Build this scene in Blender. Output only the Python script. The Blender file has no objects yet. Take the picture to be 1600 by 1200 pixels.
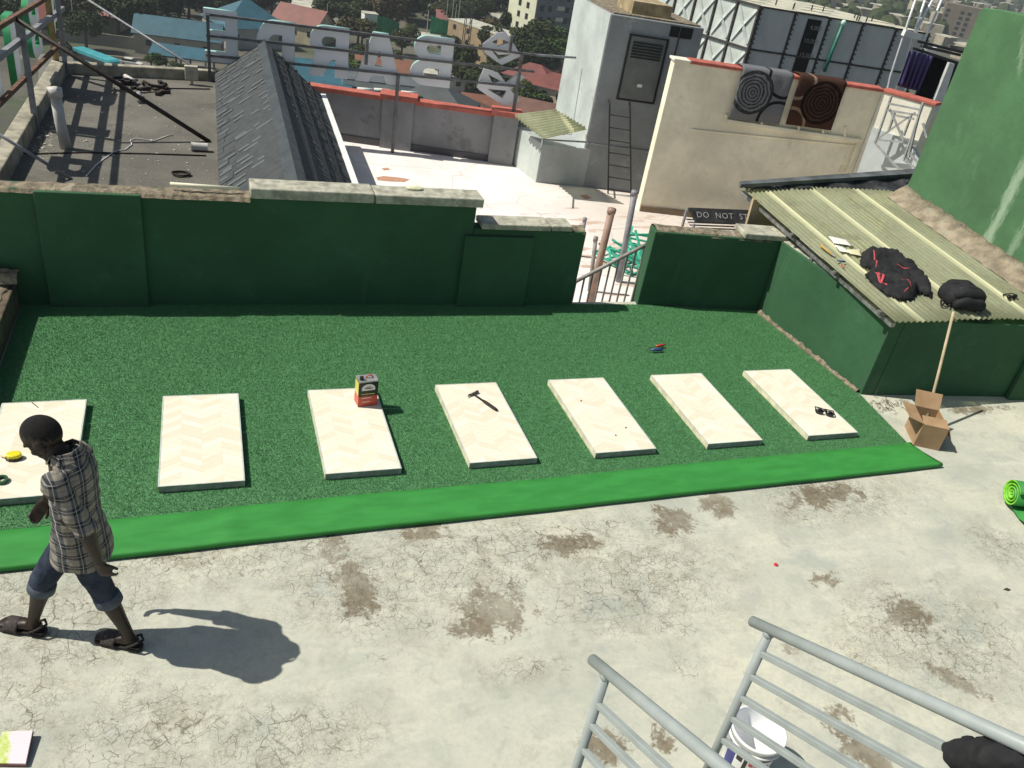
import bpy, bmesh, math, random
import numpy as np
from mathutils import Vector, Matrix
random.seed(7); np.random.seed(7)
S = bpy.context.scene
COL = S.collection
# ------------------------------------------------------------------ camera
CAM = np.array([0.0, 0.0, 4.2])
YAW, PIT, ROL, FPX = math.radians(23.4308), math.radians(31.1628), math.radians(10.2040), 1293.01
def cam_axes():
    cy, sy = math.cos(YAW), math.sin(YAW)
    f = np.array([sy*math.cos(PIT), cy*math.cos(PIT), -math.sin(PIT)])
    r = np.array([cy, -sy, 0.0]); u = np.cross(r, f)
    c, s = math.cos(ROL), math.sin(ROL)
    return c*r+s*u, -s*r+c*u, f
CR, CU, CF = cam_axes()
cd = bpy.data.cameras.new('camera'); cam = bpy.data.objects.new('camera', cd); COL.objects.link(cam)
cd.sensor_fit = 'HORIZONTAL'; cd.sensor_width = 36; cd.lens = FPX/1600*36
cd.clip_start = 0.05; cd.clip_end = 30000
m = Matrix.Identity(4)
for i in range(3):
    m[i][0], m[i][1], m[i][2], m[i][3] = CR[i], CU[i], -CF[i], CAM[i]
cam.matrix_world = m; S.camera = cam
S.render.resolution_x, S.render.resolution_y = 1024, 768
# ------------------------------------------------------------------ sky, sun, exposure
TOSUN = Vector((-0.75, 0.20, 1.0)).normalized()
SUN_EL = math.asin(TOSUN.z); SUN_AZ = math.atan2(TOSUN.x, TOSUN.y)
w = bpy.data.worlds.new('World'); S.world = w; w.use_nodes = True
nt = w.node_tree; bg = nt.nodes['Background']
sk = nt.nodes.new('ShaderNodeTexSky'); sk.sky_type = 'NISHITA'; sk.sun_disc = False
sk.sun_elevation = SUN_EL; sk.sun_rotation = SUN_AZ; sk.altitude = 1600; sk.air_density = 1.0; sk.dust_density = 4.5
wm = nt.nodes.new('ShaderNodeMix'); wm.data_type = 'RGBA'; wm.blend_type = 'MULTIPLY'; wm.inputs[0].default_value = 1.0; wm.inputs[7].default_value = (1.0, .97, .84, 1)
nt.links.new(sk.outputs[0], wm.inputs[6]); nt.links.new(wm.outputs[2], bg.inputs[0]); bg.inputs[1].default_value = 0.092
sd = bpy.data.lights.new('sun', 'SUN'); sun = bpy.data.objects.new('sun', sd); COL.objects.link(sun)
sd.energy = 4.6; sd.angle = math.radians(0.5); sd.color = (1.0, 0.965, 0.86)
sun.rotation_euler = (-TOSUN).to_track_quat('-Z', 'Y').to_euler(); sun.location = (-20, 8, 30)
S.view_settings.view_transform = 'Standard'; S.view_settings.look = 'None'
S.cycles.max_bounces = 7; S.cycles.diffuse_bounces = 4; S.cycles.glossy_bounces = 3; S.cycles.transparent_max_bounces = 10; S.cycles.volume_bounces = 0
S.view_settings.exposure = 0.18; S.view_settings.gamma = 1.0; S.view_settings.use_curve_mapping = False
# ------------------------------------------------------------------ pixel rays (photo pixels, 1600 x 1200) to places
def ray(px, py):
    return CR*((px-800)/FPX) + CU*(-(py-600)/FPX) + CF
def gz(px, py, z=0.0):
    d = ray(px, py); return Vector(CAM + d*((z-CAM[2])/d[2]))
def gy(px, py, y):
    d = ray(px, py); return Vector(CAM + d*((y-CAM[1])/d[1]))
def gx(px, py, x):
    d = ray(px, py); return Vector(CAM + d*((x-CAM[0])/d[0]))
def gp(px, py, p, n):
    d = ray(px, py); n = np.array(n, float); t = np.dot(np.array(p)-CAM, n)/np.dot(d, n)
    return Vector(CAM + d*t)
# ------------------------------------------------------------------ mesh builder
class MB:
    def __init__(s): s.v = []; s.f = []; s.mi = []; s.cur = 0
    def add(s, vs, fs):
        o = len(s.v); s.v += [tuple(v) for v in vs]
        for f in fs: s.f.append(tuple(i+o for i in f)); s.mi.append(s.cur)
        return s
    def box(s, c, d, rz=0, tilt=None):
        x, y, z = d[0]/2, d[1]/2, d[2]/2
        pts = [Vector((a*x, b*y, e*z)) for e in (-1, 1) for a, b in ((-1,-1),(1,-1),(1,1),(-1,1))]
        R = Matrix.Rotation(rz, 3, 'Z')
        if tilt is not None: R = R @ tilt
        return s.add([R @ p + Vector(c) for p in pts], [(3,2,1,0),(4,5,6,7),(0,1,5,4),(1,2,6,5),(2,3,7,6),(3,0,4,7)])
    def bx(s, x0, x1, y0, y1, z0, z1): return s.box(((x0+x1)/2,(y0+y1)/2,(z0+z1)/2), (x1-x0,y1-y0,z1-z0))
    def beam(s, a, b, wd, ht=None, up=(0,0,1)):
        a, b = Vector(a), Vector(b); ht = ht or wd; d = (b-a).normalized(); up = Vector(up)
        if abs(d.dot(up)) > .98: up = Vector((0,1,0))
        r = d.cross(up).normalized()*wd/2; u = r.cross(d).normalized()*ht/2
        return s.add([a-r-u,a+r-u,a+r+u,a-r+u,b-r-u,b+r-u,b+r+u,b-r+u], [(3,2,1,0),(4,5,6,7),(0,1,5,4),(1,2,6,5),(2,3,7,6),(3,0,4,7)])
    def prism(s, pts, z0, z1):           # vertical extrusion of plan polygon (ccw); z may be lists
        n = len(pts); za = z0 if hasattr(z0, '__len__') else [z0]*n; zb = z1 if hasattr(z1, '__len__') else [z1]*n
        v = [(p[0],p[1],za[i]) for i,p in enumerate(pts)]+[(p[0],p[1],zb[i]) for i,p in enumerate(pts)]
        f = [tuple(range(n-1,-1,-1)), tuple(range(n,2*n))]+[(i,(i+1)%n,n+(i+1)%n,n+i) for i in range(n)]
        return s.add(v, f)
    def slab(s, quad, t):                # any planar polygon given thickness t along -normal
        q = [Vector(p) for p in quad]; n = (q[1]-q[0]).cross(q[2]-q[0]).normalized(); k = len(q)
        v = q+[p-n*t for p in q]
        f = [tuple(range(k)), tuple(range(2*k-1,k-1,-1))]+[((i+1)%k,i,k+i,k+(i+1)%k) for i in range(k)]
        return s.add(v, f)
    def tube(s, path, r, n=8, caps=True, squash=1.0):
        P = [Vector(p) for p in path]; k = len(P); rr = r if hasattr(r, '__len__') else [r]*k
        vs = []; ref = None
        for i in range(k):
            d = (P[min(i+1,k-1)]-P[max(i-1,0)]).normalized()
            if ref is None:
                ref = Vector((0,0,1)) if abs(d.z) < .9 else Vector((1,0,0))
            a = d.cross(ref).normalized(); b = a.cross(d).normalized(); ref = b
            for j in range(n):
                t = 2*math.pi*j/n; vs.append(P[i]+a*math.cos(t)*rr[i]+b*math.sin(t)*rr[i]*squash)
        fs = [(i*n+j, i*n+(j+1)%n, (i+1)*n+(j+1)%n, (i+1)*n+j) for i in range(k-1) for j in range(n)]
        if caps: fs += [tuple(range(n-1,-1,-1)), tuple(range((k-1)*n, k*n))]
        return s.add(vs, fs)
    def lathe(s, prof, n=24, c=(0,0,0)):
        vs = []; k = len(prof)
        for r, z in prof:
            for j in range(n):
                t = 2*math.pi*j/n; vs.append((c[0]+r*math.cos(t), c[1]+r*math.sin(t), c[2]+z))
        fs = [(i*n+j, i*n+(j+1)%n, (i+1)*n+(j+1)%n, (i+1)*n+j) for i in range(k-1) for j in range(n)]
        return s.add(vs, fs)
    def ell(s, c, r, n=14, m=9, R=None):
        vs = []; fs = []; c = Vector(c)
        for i in range(m+1):
            p = math.pi*i/m
            for j in range(n):
                t = 2*math.pi*j/n; v = Vector((r[0]*math.sin(p)*math.cos(t), r[1]*math.sin(p)*math.sin(t), r[2]*math.cos(p)))
                vs.append((R @ v if R else v)+c)
        for i in range(m):
            for j in range(n): fs.append((i*n+j, (i+1)*n+j, (i+1)*n+(j+1)%n, i*n+(j+1)%n))
        return s.add(vs, fs)
    def mesh(s, name, mats, smooth=False):
        me = bpy.data.meshes.new(name); me.from_pydata(s.v, [], s.f)
        for mt in (mats if isinstance(mats, (list, tuple)) else [mats]): me.materials.append(mt)
        if any(s.mi): me.polygons.foreach_set('material_index', s.mi)
        if smooth: me.polygons.foreach_set('use_smooth', [True]*len(s.f))
        me.update(); return me
def tag(o, label=None, cat=None, group=None, kind=None):
    if label: o['label'] = label
    if cat: o['category'] = cat
    if group: o['group'] = group
    if kind: o['kind'] = kind
    return o
def wloc(p):
    v = Vector((0,0,0))
    while p is not None: v = v+Vector(p.location); p = p.parent
    return v
def obj(name, mb, mat, parent=None, smooth=False, bevel=0, origin=None, bseg=2):
    """one mesh object; the builder's coordinates are world coordinates"""
    if isinstance(mb, MB):
        vs = [Vector(v) for v in mb.v]
        if origin is None:
            lo = [min(v[i] for v in vs) for i in range(3)]; hi = [max(v[i] for v in vs) for i in range(3)]
            origin = Vector(((lo[0]+hi[0])/2, (lo[1]+hi[1])/2, lo[2]))
        origin = Vector(origin)
        mb.v = [tuple(v-origin) for v in vs]; me = mb.mesh(name, mat, smooth); mb.v = [tuple(v) for v in vs]
    else: me = mb; origin = Vector(origin or (0,0,0))
    o = bpy.data.objects.new(name, me); COL.objects.link(o)
    o.location = origin - (wloc(parent) if parent else Vector((0,0,0)))
    if parent: o.parent = parent
    if bevel:
        b = o.modifiers.new('bevel', 'BEVEL'); b.width = bevel; b.segments = bseg; b.limit_method = 'ANGLE'
        b.harden_normals = False
    return o
def thing(name, label, cat, loc=(0,0,0), group=None):
    o = bpy.data.objects.new(name, None); COL.objects.link(o); o.location = loc; o.empty_display_size = .1
    return tag(o, label, cat, group)
def copy_tree(o, parent=None):
    c = o.copy(); COL.objects.link(c)
    if parent: c.parent = parent
    for ch in list(o.children): copy_tree(ch, c)
    return c
# ------------------------------------------------------------------ materials
class N:
    def __init__(s, name):
        s.m = bpy.data.materials.new(name); s.m.use_nodes = True; s.t = s.m.node_tree
        s.b = s.t.nodes['Principled BSDF']; s.out = s.t.nodes['Material Output']
        s.tc = s.n('ShaderNodeTexCoord')
    def n(s, k, **kw):
        x = s.t.nodes.new(k)
        for a, v in kw.items(): setattr(x, a, v)
        return x
    def l(s, a, b): s.t.links.new(a, b)
    def co(s): return s.tc.outputs['Object']
    def geo(s):
        g = s.n('ShaderNodeNewGeometry'); return g.outputs['Position']
    def noise(s, scale, detail=4, rough=.55, co=None, dist=0):
        x = s.n('ShaderNodeTexNoise'); x.inputs['Scale'].default_value = scale; x.inputs['Detail'].default_value = detail
        x.inputs['Roughness'].default_value = rough; x.inputs['Distortion'].default_value = dist
        s.l(co or s.co(), x.inputs['Vector']); return x.outputs['Fac']
    def vor(s, scale, feature='F1', co=None, out='Distance'):
        x = s.n('ShaderNodeTexVoronoi', feature=feature); x.inputs['Scale'].default_value = scale
        s.l(co or s.co(), x.inputs['Vector']); return x.outputs[out]
    def rng(s, v, a, b, c=0., d=1., smooth=True):
        x = s.n('ShaderNodeMapRange'); x.interpolation_type = 'SMOOTHSTEP' if smooth else 'LINEAR'
        s.l(v, x.inputs[0])
        for i, q in zip((1,2,3,4), (a,b,c,d)): x.inputs[i].default_value = q
        return x.outputs[0]
    def mth(s, op, a, b=None):
        x = s.n('ShaderNodeMath', operation=op)
        for i, q in enumerate((a, b)):
            if q is None: continue
            if isinstance(q, (int, float)): x.inputs[i].default_value = q
            else: s.l(q, x.inputs[i])
        return x.outputs[0]
    def mix(s, fac, a, b, mode='MIX'):
        x = s.n('ShaderNodeMix', data_type='RGBA', blend_type=mode)
        for sock, q in ((x.inputs[0], fac), (x.inputs[6], a), (x.inputs[7], b)):
            if isinstance(q, (int, float)): sock.default_value = q
            elif isinstance(q, (tuple, list)): sock.default_value = (*q[:3], 1)
            else: s.l(q, sock)
        return x.outputs[2]
    def sep(s, v):
        x = s.n('ShaderNodeSeparateXYZ'); s.l(v, x.inputs[0]); return x.outputs
    def mapping(s, scale=(1,1,1), rot=(0,0,0), loc=(0,0,0), co=None):
        x = s.n('ShaderNodeMapping'); x.inputs['Scale'].default_value = scale; x.inputs['Rotation'].default_value = rot
        x.inputs['Location'].default_value = loc; s.l(co or s.co(), x.inputs[0]); return x.outputs[0]
    def bump(s, h, strength=.3, dist=.01):
        x = s.n('ShaderNodeBump'); x.inputs['Strength'].default_value = strength; x.inputs['Distance'].default_value = dist
        s.l(h, x.inputs['Height']); s.l(x.outputs[0], s.b.inputs['Normal'])
    def base(s, c):
        if isinstance(c, (tuple, list)): s.b.inputs['Base Color'].default_value = (*c[:3], 1)
        else: s.l(c, s.b.inputs['Base Color'])
        return s
    def rough(s, r):
        if isinstance(r, (int, float)): s.b.inputs['Roughness'].default_value = r
        else: s.l(r, s.b.inputs['Roughness'])
        return s
def mat(name, c, rough=.6, var=.25, scale=6, metal=0, bump=0, bscale=40, stain=None, spec=.4, stain_amt=.5, stretch=(1,1,1), bdist=.005):
    """plain surface with uneven tone, grain relief and optional stains"""
    k = N(name); co = k.mapping(stretch)
    a = k.noise(scale, 6, .6, co); lo = tuple(x*(1-var) for x in c); hi = tuple(min(1, x*(1+var)) for x in c)
    col = k.mix(k.rng(a, .3, .7), lo, hi)
    if stain:
        f = k.rng(k.noise(scale*.45, 8, .7, co), .55, .72, 0, stain_amt); col = k.mix(f, col, stain)
    k.base(col); k.rough(k.rng(k.noise(scale*2, 3, .5, co), .3, .7, max(0, rough-.1), min(1, rough+.1)))
    k.b.inputs['Metallic'].default_value = metal; k.b.inputs['Specular IOR Level'].default_value = spec
    if bump: k.bump(k.noise(bscale, 5, .6, co), bump, bdist)
    return k.m
# ------------------------------------------------------------------ rooftop deck: concrete floor
def concrete_floor():
    k = N('cracked_screed'); P = k.geo()
    big = k.noise(.55, 5, .6, P); mid = k.noise(2.6, 7, .65, P); fine = k.noise(30, 5, .7, P)
    streak = k.noise(3.0, 6, .6, k.mapping((.5, 2.2, 1), (0, 0, .15), co=P))
    col = k.mix(k.rng(big, .35, .65), (.485, .482, .405), (.565, .55, .445))
    col = k.mix(k.rng(mid, .42, .68, 0, .65), col, (.385, .405, .355))
    col = k.mix(k.rng(streak, .5, .72, 0, .6), col, (.61, .59, .48))
    col = k.mix(k.rng(fine, .35, .75, 0, .30), col, (.30, .30, .255))
    col = k.mix(k.rng(k.noise(6.5, 8, .72, P, .6), .50, .70, 0, .5), col, (.30, .295, .25)); col = k.mix(k.rng(k.noise(1.2, 6, .62, k.mapping((1,1.6,1), loc=(7,3,0), co=P)), .55, .7, 0, .55), col, (.30, .325, .30))
    # patches where the top skin has worn off and damp brown screed shows, and crazed areas (masks stored on the mesh)
    def att(n):
        a = k.n('ShaderNodeAttribute'); a.attribute_name = n; return a.outputs['Fac']
    worn, craze = att('worn'), att('craze')
    col = k.mix(k.mth('MULTIPLY', k.mth('MULTIPLY', craze, .75), k.rng(k.noise(4.2, 8, .72, P, .5), .42, .66)), col, (.32, .305, .235))
    col = k.mix(k.mth('MULTIPLY', k.rng(k.noise(.9, 4, .6, k.mapping(loc=(4,9,0), co=P)), .5, .68), .45), col, (.33, .345, .30))
    edge = k.mth('ADD', k.mth('MULTIPLY', k.noise(3.2, 6, .7, P, .8), .5), k.mth('MULTIPLY', k.noise(9, 10, .8, P, .6), .5))
    grn = k.noise(38, 6, .8, P)
    m = k.rng(k.mth('ADD', k.mth('ADD', k.mth('MULTIPLY', worn, .34), edge), k.mth('MULTIPLY', k.mth('SUBTRACT', grn, .5), .26)), .735, .80)
    m = k.mth('MULTIPLY', m, k.rng(k.noise(2.3, 5, .6, P), .3, .6, .55, .95))
    sp = k.rng(k.mth('ADD', k.mth('MULTIPLY', craze, .10), k.noise(16, 8, .74, P, .3)), .70, .735)
    brown = k.mix(k.rng(k.noise(18, 6, .7, P), .3, .7), (.135, .108, .070), (.24, .20, .14))
    col = k.mix(m, col, brown); col = k.mix(k.mth('MULTIPLY', sp, .85), col, (.17, .14, .095))
    # crazing cracks
    wob = k.n('ShaderNodeVectorMath', operation='ADD'); nz = k.n('ShaderNodeTexNoise'); nz.inputs['Scale'].default_value = 5; nz.inputs['Detail'].default_value = 5
    k.l(P, nz.inputs['Vector']); sc_ = k.n('ShaderNodeVectorMath', operation='SCALE'); sc_.inputs['Scale'].default_value = .14
    k.l(nz.outputs['Color'], sc_.inputs[0]); k.l(P, wob.inputs[0]); k.l(sc_.outputs[0], wob.inputs[1]); W = wob.outputs[0]
    wd = k.rng(k.noise(3, 4, .6, P), .35, .75, .004, .05, False)
    def crack(scale, lo, hi, wmul, seed):
        d = k.vor(scale, 'DISTANCE_TO_EDGE', k.mapping(loc=(seed, seed*.7, 0), co=W))
        line = k.rng(k.mth('SUBTRACT', d, k.mth('MULTIPLY', wd, wmul)), .022, 0.0)
        gate = k.rng(k.mth('ADD', k.mth('MULTIPLY', craze, .42), k.noise(1.9, 6, .7, k.mapping(loc=(seed*2, 0, seed), co=P))), lo, hi)
        return k.mth('MULTIPLY', line, gate)
    c1 = crack(17, .66, .86, .75, 3.1); c2 = crack(6.5, .70, .92, .28, 9.4); c3 = crack(31, .62, .86, .9, 5.2); c4 = k.mth('MULTIPLY', crack(24, .40, .75, .3, 1.7), .22)
    brk = k.rng(k.noise(13, 5, .7, P), .36, .58)
    cr = k.mth('MULTIPLY', k.mth('MAXIMUM', k.mth('MAXIMUM', k.mth('MULTIPLY', c1, .8), c2), k.mth('MAXIMUM', k.mth('MULTIPLY', c3, .55), c4)), brk)
    col = k.mix(k.mth('MULTIPLY', cr, .78), col, (.10, .088, .06))
    k.base(col); k.rough(k.rng(m, 0, 1, .82, .6)); k.b.inputs['Specular IOR Level'].default_value = .3
    h = k.mth('SUBTRACT', k.mth('ADD', k.mth('MULTIPLY', mid, .5), k.mth('MULTIPLY', fine, .25)), k.mth('ADD', k.mth('MULTIPLY', m, .5), cr))
    k.bump(h, .45, .006); return k.m
WORN = [(545,905,.17,.62,.1),(770,955,.36,.30,0),(735,975,.22,.16,0),(1290,772,.62,.24,0),(1120,790,.25,.2,0),(1045,815,.3,.24,0),(1420,965,.3,.26,.6),
                  (1505,1070,.10,.34,.62),(1310,1125,.2,.17,.5),(1350,1180,.16,.2,.6),(1235,1015,.10,.08,0),(1035,1155,.09,.14,0),(945,1165,.17,.16,.3),
                  (1560,600,.35,.22,0),(1525,640,.6,.10,0),(1290,905,.2,.12,0),(660,835,.25,.14,0),(890,850,.3,.14,0)]
CRAZE = [(1000,900,.75,.5,0),(800,860,1.3,.4,0),(620,900,.8,.5,0),(300,860,1.3,.36,0),(90,930,.6,.6,0),(830,1045,.34,.1,0),(1070,1040,.12,.1,0),
                   (1420,970,.5,.4,0),(1300,780,.9,.3,0),(1480,1000,.8,.5,0),(110,1030,.3,.12,0),(30,1100,.3,.3,0),(230,1140,.5,.3,0),(440,1160,.5,.25,0),(1560,850,.3,.3,0)]
xs_ = [-7]+list(np.linspace(-3, 9.2, 190))+[13]; ys_ = [-5]+list(np.linspace(1, 5.9, 86))+[8.1]
def mask(lst):
    X_, Y_ = np.meshgrid(xs_, ys_); tot = np.zeros_like(X_)
    for (px, py, rx, ry, ang) in lst:
        c = gz(px, py, 0); dx, dy = X_-c.x, Y_-c.y; ca, sa = math.cos(ang), math.sin(ang)
        r = np.sqrt(((dx*ca+dy*sa)/rx)**2+((-dx*sa+dy*ca)/ry)**2); t = np.clip(1-r/2.1, 0, 1); tot = np.maximum(tot, t*t*(3-2*t))
    return tot.ravel().astype(np.float32)
db = MB(); nxs = len(xs_)
db.v = [(x, y, 0.0) for y in ys_ for x in xs_]
db.f = [(j*nxs+i, j*nxs+i+1, (j+1)*nxs+i+1, (j+1)*nxs+i) for j in range(len(ys_)-1) for i in range(nxs-1)]; db.mi = [0]*len(db.f)
deck = obj('rooftop_floor', db, concrete_floor(), origin=(0,0,0)); tag(deck, kind='structure')
for nm_, ls_ in (('worn', WORN), ('craze', CRAZE)):
    at_ = deck.data.attributes.new(nm_, 'FLOAT', 'POINT'); at_.data.foreach_set('value', mask(ls_))

def painted(name, c, dirt=(.30,.26,.20), dirt_amt=.0, rough=.75, streak=True, chips=0):
    """brush-painted render wall: roller texture, run streaks, scuffs"""
    k = N(name); P = k.geo()
    a = k.noise(1.3, 6, .6, P); b = k.noise(9, 6, .7, P); st = k.noise(2.2, 5, .6, k.mapping((3, 3, .25), co=P))
    col = k.mix(k.rng(a, .3, .7), tuple(x*.86 for x in c), tuple(x*1.12 for x in c))
    col = k.mix(k.rng(b, .45, .75, 0, .35), col, tuple(x*.72 for x in c))
    if streak: col = k.mix(k.rng(st, .60, .8, 0, .35), col, tuple(min(1, x*1.25+.05) for x in c))
    if dirt_amt: col = k.mix(k.rng(k.noise(2.1, 9, .75, P), .56, .66, 0, dirt_amt), col, dirt)
    if chips: col = k.mix(k.mth('MULTIPLY', k.rng(k.noise(11, 8, .78, k.mapping((1,1,.7), co=P)), .715, .735), chips), col, (.27,.28,.22))
    k.base(col); k.rough(rough); k.b.inputs['Specular IOR Level'].default_value = .25
    k.bump(k.mth('ADD', k.noise(55, 4, .6, P), k.mth('MULTIPLY', k.noise(5, 3, .5, P), 1.4)), .35, .006); return k.m
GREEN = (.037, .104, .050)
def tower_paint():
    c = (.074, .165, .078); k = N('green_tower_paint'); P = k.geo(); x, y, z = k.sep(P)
    a = k.noise(1.1, 6, .6, P); b = k.noise(7, 7, .72, P)
    col = k.mix(k.rng(a, .3, .7), tuple(q*.82 for q in c), tuple(q*1.15 for q in c)); col = k.mix(k.rng(b, .45, .75, 0, .4), col, tuple(q*.7 for q in c))
    col = k.mix(k.rng(k.noise(2.4, 7, .7, k.mapping((1,1,.5), co=P)), .58, .75, 0, .4), col, (.17,.27,.17))
    for (pa, pb, w, amt) in (((1612,235),(1530,402),.10,.75),((1625,300),(1562,430),.07,.45),((1600,40),(1592,120),.05,.4)):
        A, B = gx(*pa, 9.08), gx(*pb, 9.08); d = (B-A); L = d.length; d = d/L
        yy = k.mth('SUBTRACT', y, A.y); zz = k.mth('SUBTRACT', z, A.z)
        t = k.mth('ADD', k.mth('MULTIPLY', yy, d.y), k.mth('MULTIPLY', zz, d.z)); s = k.mth('ABSOLUTE', k.mth('SUBTRACT', k.mth('MULTIPLY', yy, d.z), k.mth('MULTIPLY', zz, d.y)))
        m = k.mth('MULTIPLY', k.rng(k.mth('ADD', s, k.mth('MULTIPLY', k.mth('SUBTRACT', k.noise(9, 6, .7, k.mapping((1,2,.6), co=P)), .5), .22)), w, w*.1), k.mth('MULTIPLY', k.rng(t, -.1, .3), k.rng(t, L+.1, L-.2)))
        col = k.mix(k.mth('MULTIPLY', m, amt), col, (.34,.44,.32))
    k.base(col); k.rough(.78); k.b.inputs['Specular IOR Level'].default_value = .25; k.bump(k.mth('ADD', k.noise(55, 4, .6, P), k.mth('MULTIPLY', k.noise(5, 3, .5, P), 1.4)), .35, .006); return k.m
m_green = painted('green_wall_paint', GREEN, dirt=(.060,.135,.078), dirt_amt=.55, chips=.8)
m_green_hi = tower_paint()
m_cap = mat('weathered_cement', (.36, .35, .28), .9, .35, 9, bump=.8, bscale=35, stain=(.16,.14,.11), stain_amt=.8)
m_rubble = mat('broken_mortar', (.20, .165, .115), .95, .5, 14, bump=1, bscale=40, stain=(.34,.31,.25), stain_amt=.9, bdist=.015)
from mathutils import noise as MNZ
def rough_strip(pts, wd, ht, seed=1, n=60):
    n = n*3
    """lumpy line of mortar following pts (list of points), width wd, height ht"""
    rnd = random.Random(seed); mb = MB(); P = [Vector(p) for p in pts]
    L = [0]
    for a, b in zip(P, P[1:]): L.append(L[-1]+(b-a).length)
    def at(t):
        t *= L[-1]
        for i in range(len(P)-1):
            if t <= L[i+1] or i == len(P)-2: return P[i].lerp(P[i+1], (t-L[i])/(L[i+1]-L[i])), (P[i+1]-P[i]).normalized()
    cols = 9
    for i in range(n+1):
        c, d = at(i/n); s = Vector((d.y, -d.x, 0)).normalized()
        nz_ = MNZ.noise(c*3.1+Vector((seed,0,0))); n2_ = MNZ.noise(c*14+Vector((0,seed,0)))
        ww = wd*(1+.16*nz_+.10*n2_); hh = ht*max(.25, .85+.55*nz_+.35*n2_)
        for j in range(cols):
            u = j/(cols-1)
            mb.v.append(tuple(c+s*(u-.5)*ww+Vector((0,0, hh*math.sin(math.pi*u)**.6*(.9+.28*MNZ.noise(Vector((c.x*21+j*3.3, c.y*21, seed+j)))) - (.02 if j in (0, cols-1) else 0)))))
    for i in range(n):
        for j in range(cols-1): mb.f.append((i*cols+j, i*cols+j+1, (i+1)*cols+j+1, (i+1)*cols+j)); mb.mi.append(0)
    return mb
# back parapet, left of the gate
WL = Vector((-3.2, 8.13, 0)); WG0 = Vector((4.05, 8.01, 0)); WG1 = Vector((4.93, 8.02, 0)); WR = Vector((6.54, 7.82, 0))
wall = thing('parapet_wall', 'long dark green parapet wall behind the turf with stepped coping', 'wall', (0, 8.05, 0))
def ywall(x): return WL.y+(WG0.y-WL.y)*(x-WL.x)/(WG0.x-WL.x)
def wallseg(x0, x1, z1, t=.2): return MB().prism([(x0,ywall(x0)),(x1,ywall(x1)),(x1,ywall(x1)+t),(x0,ywall(x0)+t)], -1.3, z1)
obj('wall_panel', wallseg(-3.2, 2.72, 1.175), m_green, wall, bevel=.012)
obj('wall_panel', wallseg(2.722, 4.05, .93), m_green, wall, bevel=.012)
for x0, x1, zt, t in ((-1.44, -.56, 1.172, .05), (2.62, 3.42, .86, .05)):
    obj('pilaster', MB().prism([(x0,ywall(x0)-t),(x1,ywall(x1)-t),(x1,ywall(x1)-.002),(x0,ywall(x0)-.002)], 0.0, zt), m_green, wall, bevel=.008)
for x0, x1, z0, z1, y0, y1 in ((.42, 1.62, 1.18, 1.285, -.04, .26), (1.63, 2.78, 1.178, 1.275, -.035, .26), (2.80, 3.60, .935, 1.0, -.03, .25), (3.61, 3.86, .935, 1.0, -.02, .24)):
    obj('coping_slab', MB().prism([(x0,ywall(x0)+y0),(x1,ywall(x1)+y0),(x1,ywall(x1)+y1),(x0,ywall(x0)+y1)], z0, z1), m_cap, wall, bevel=.012)
obj('mortar_bed', rough_strip([(-3.2,8.23,1.165),(.42,8.16,1.165)], .26, .028, 3, 150), m_rubble, wall)
obj('mortar_bed', rough_strip([(3.85,8.12,.925),(4.04,8.11,.925)], .22, .05, 4, 12), m_rubble, wall)
# right of the gate
wall2 = thing('parapet_wall', 'short dark green parapet wall between gate opening and shed', 'wall', (5.7, 7.95, 0))
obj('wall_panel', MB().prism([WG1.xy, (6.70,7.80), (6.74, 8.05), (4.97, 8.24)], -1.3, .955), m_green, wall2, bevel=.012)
obj('mortar_bed', rough_strip([(4.97,8.14,.95),(6.5,7.94,.95)], .24, .04, 5, 50), m_rubble, wall2)
obj('coping_slab', MB().prism([(6.05,7.85),(6.62,7.78),(6.66,8.12),(6.1,8.18)], .96, 1.03), m_cap, wall2, bevel=.012)
# left low kerb wall
m_brown = mat('brown_rendered_kerb', (.11, .085, .06), .9, .4, 8, bump=.6, bscale=40, stain=(.2,.18,.15))
lw = thing('kerb_wall', 'low brown kerb wall along the shaded turf edge', 'wall', (-1.9, 6, 0))
obj('wall_panel', MB().prism([(-2.1,2.4),(-1.72,5.3),(-1.70,8.06),(-2.1,8.08)], 0, .27), m_brown, lw, bevel=.012)
obj('mortar_bed', rough_strip([(-1.9,3.9,.26),(-1.89,8.05,.26)], .34, .05, 8, 60), m_rubble, lw)
obj('fallen_mortar', rough_strip([(-2.0,8.02,.34),(-1.66,8.02,.34)], .22, .10, 9, 14), m_rubble, lw)
# ------------------------------------------------------------------ artificial turf
TURF = [(-1.70,4.85),(6.52,4.955),(6.63,5.86),(6.52,7.80),(4.93,8.0),(4.05,8.03),(-1.69,8.10)]
def turf_mat():
    k = N('artificial_grass'); P = k.geo()
    a = k.noise(1.1, 5, .6, P); b = k.noise(18, 3, .6, P); c = k.noise(160, 2, .5, P)
    col = k.mix(k.rng(b, .3, .7), (.068, .200, .078), (.090, .246, .100))
    col = k.mix(k.rng(c, .35, .7, 0, .7), col, (.118, .290, .128))
    col = k.mix(k.rng(a, .35, .7, 0, .30), col, (.070, .205, .082))
    k.base(col); k.rough(.55); k.b.inputs['Specular IOR Level'].default_value = .35; k.bump(c, .4, .01); return k.m
m_turf = turf_mat()
m_blade = turf_mat(); m_blade.name = 'artificial_grass_blade'
turf = thing('turf_carpet', 'deep green artificial grass carpet laid along the parapet walls', 'artificial grass', (2.5, 6.4, 0))
obj('backing', MB().prism(TURF, .003, .012), m_turf, turf)
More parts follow.
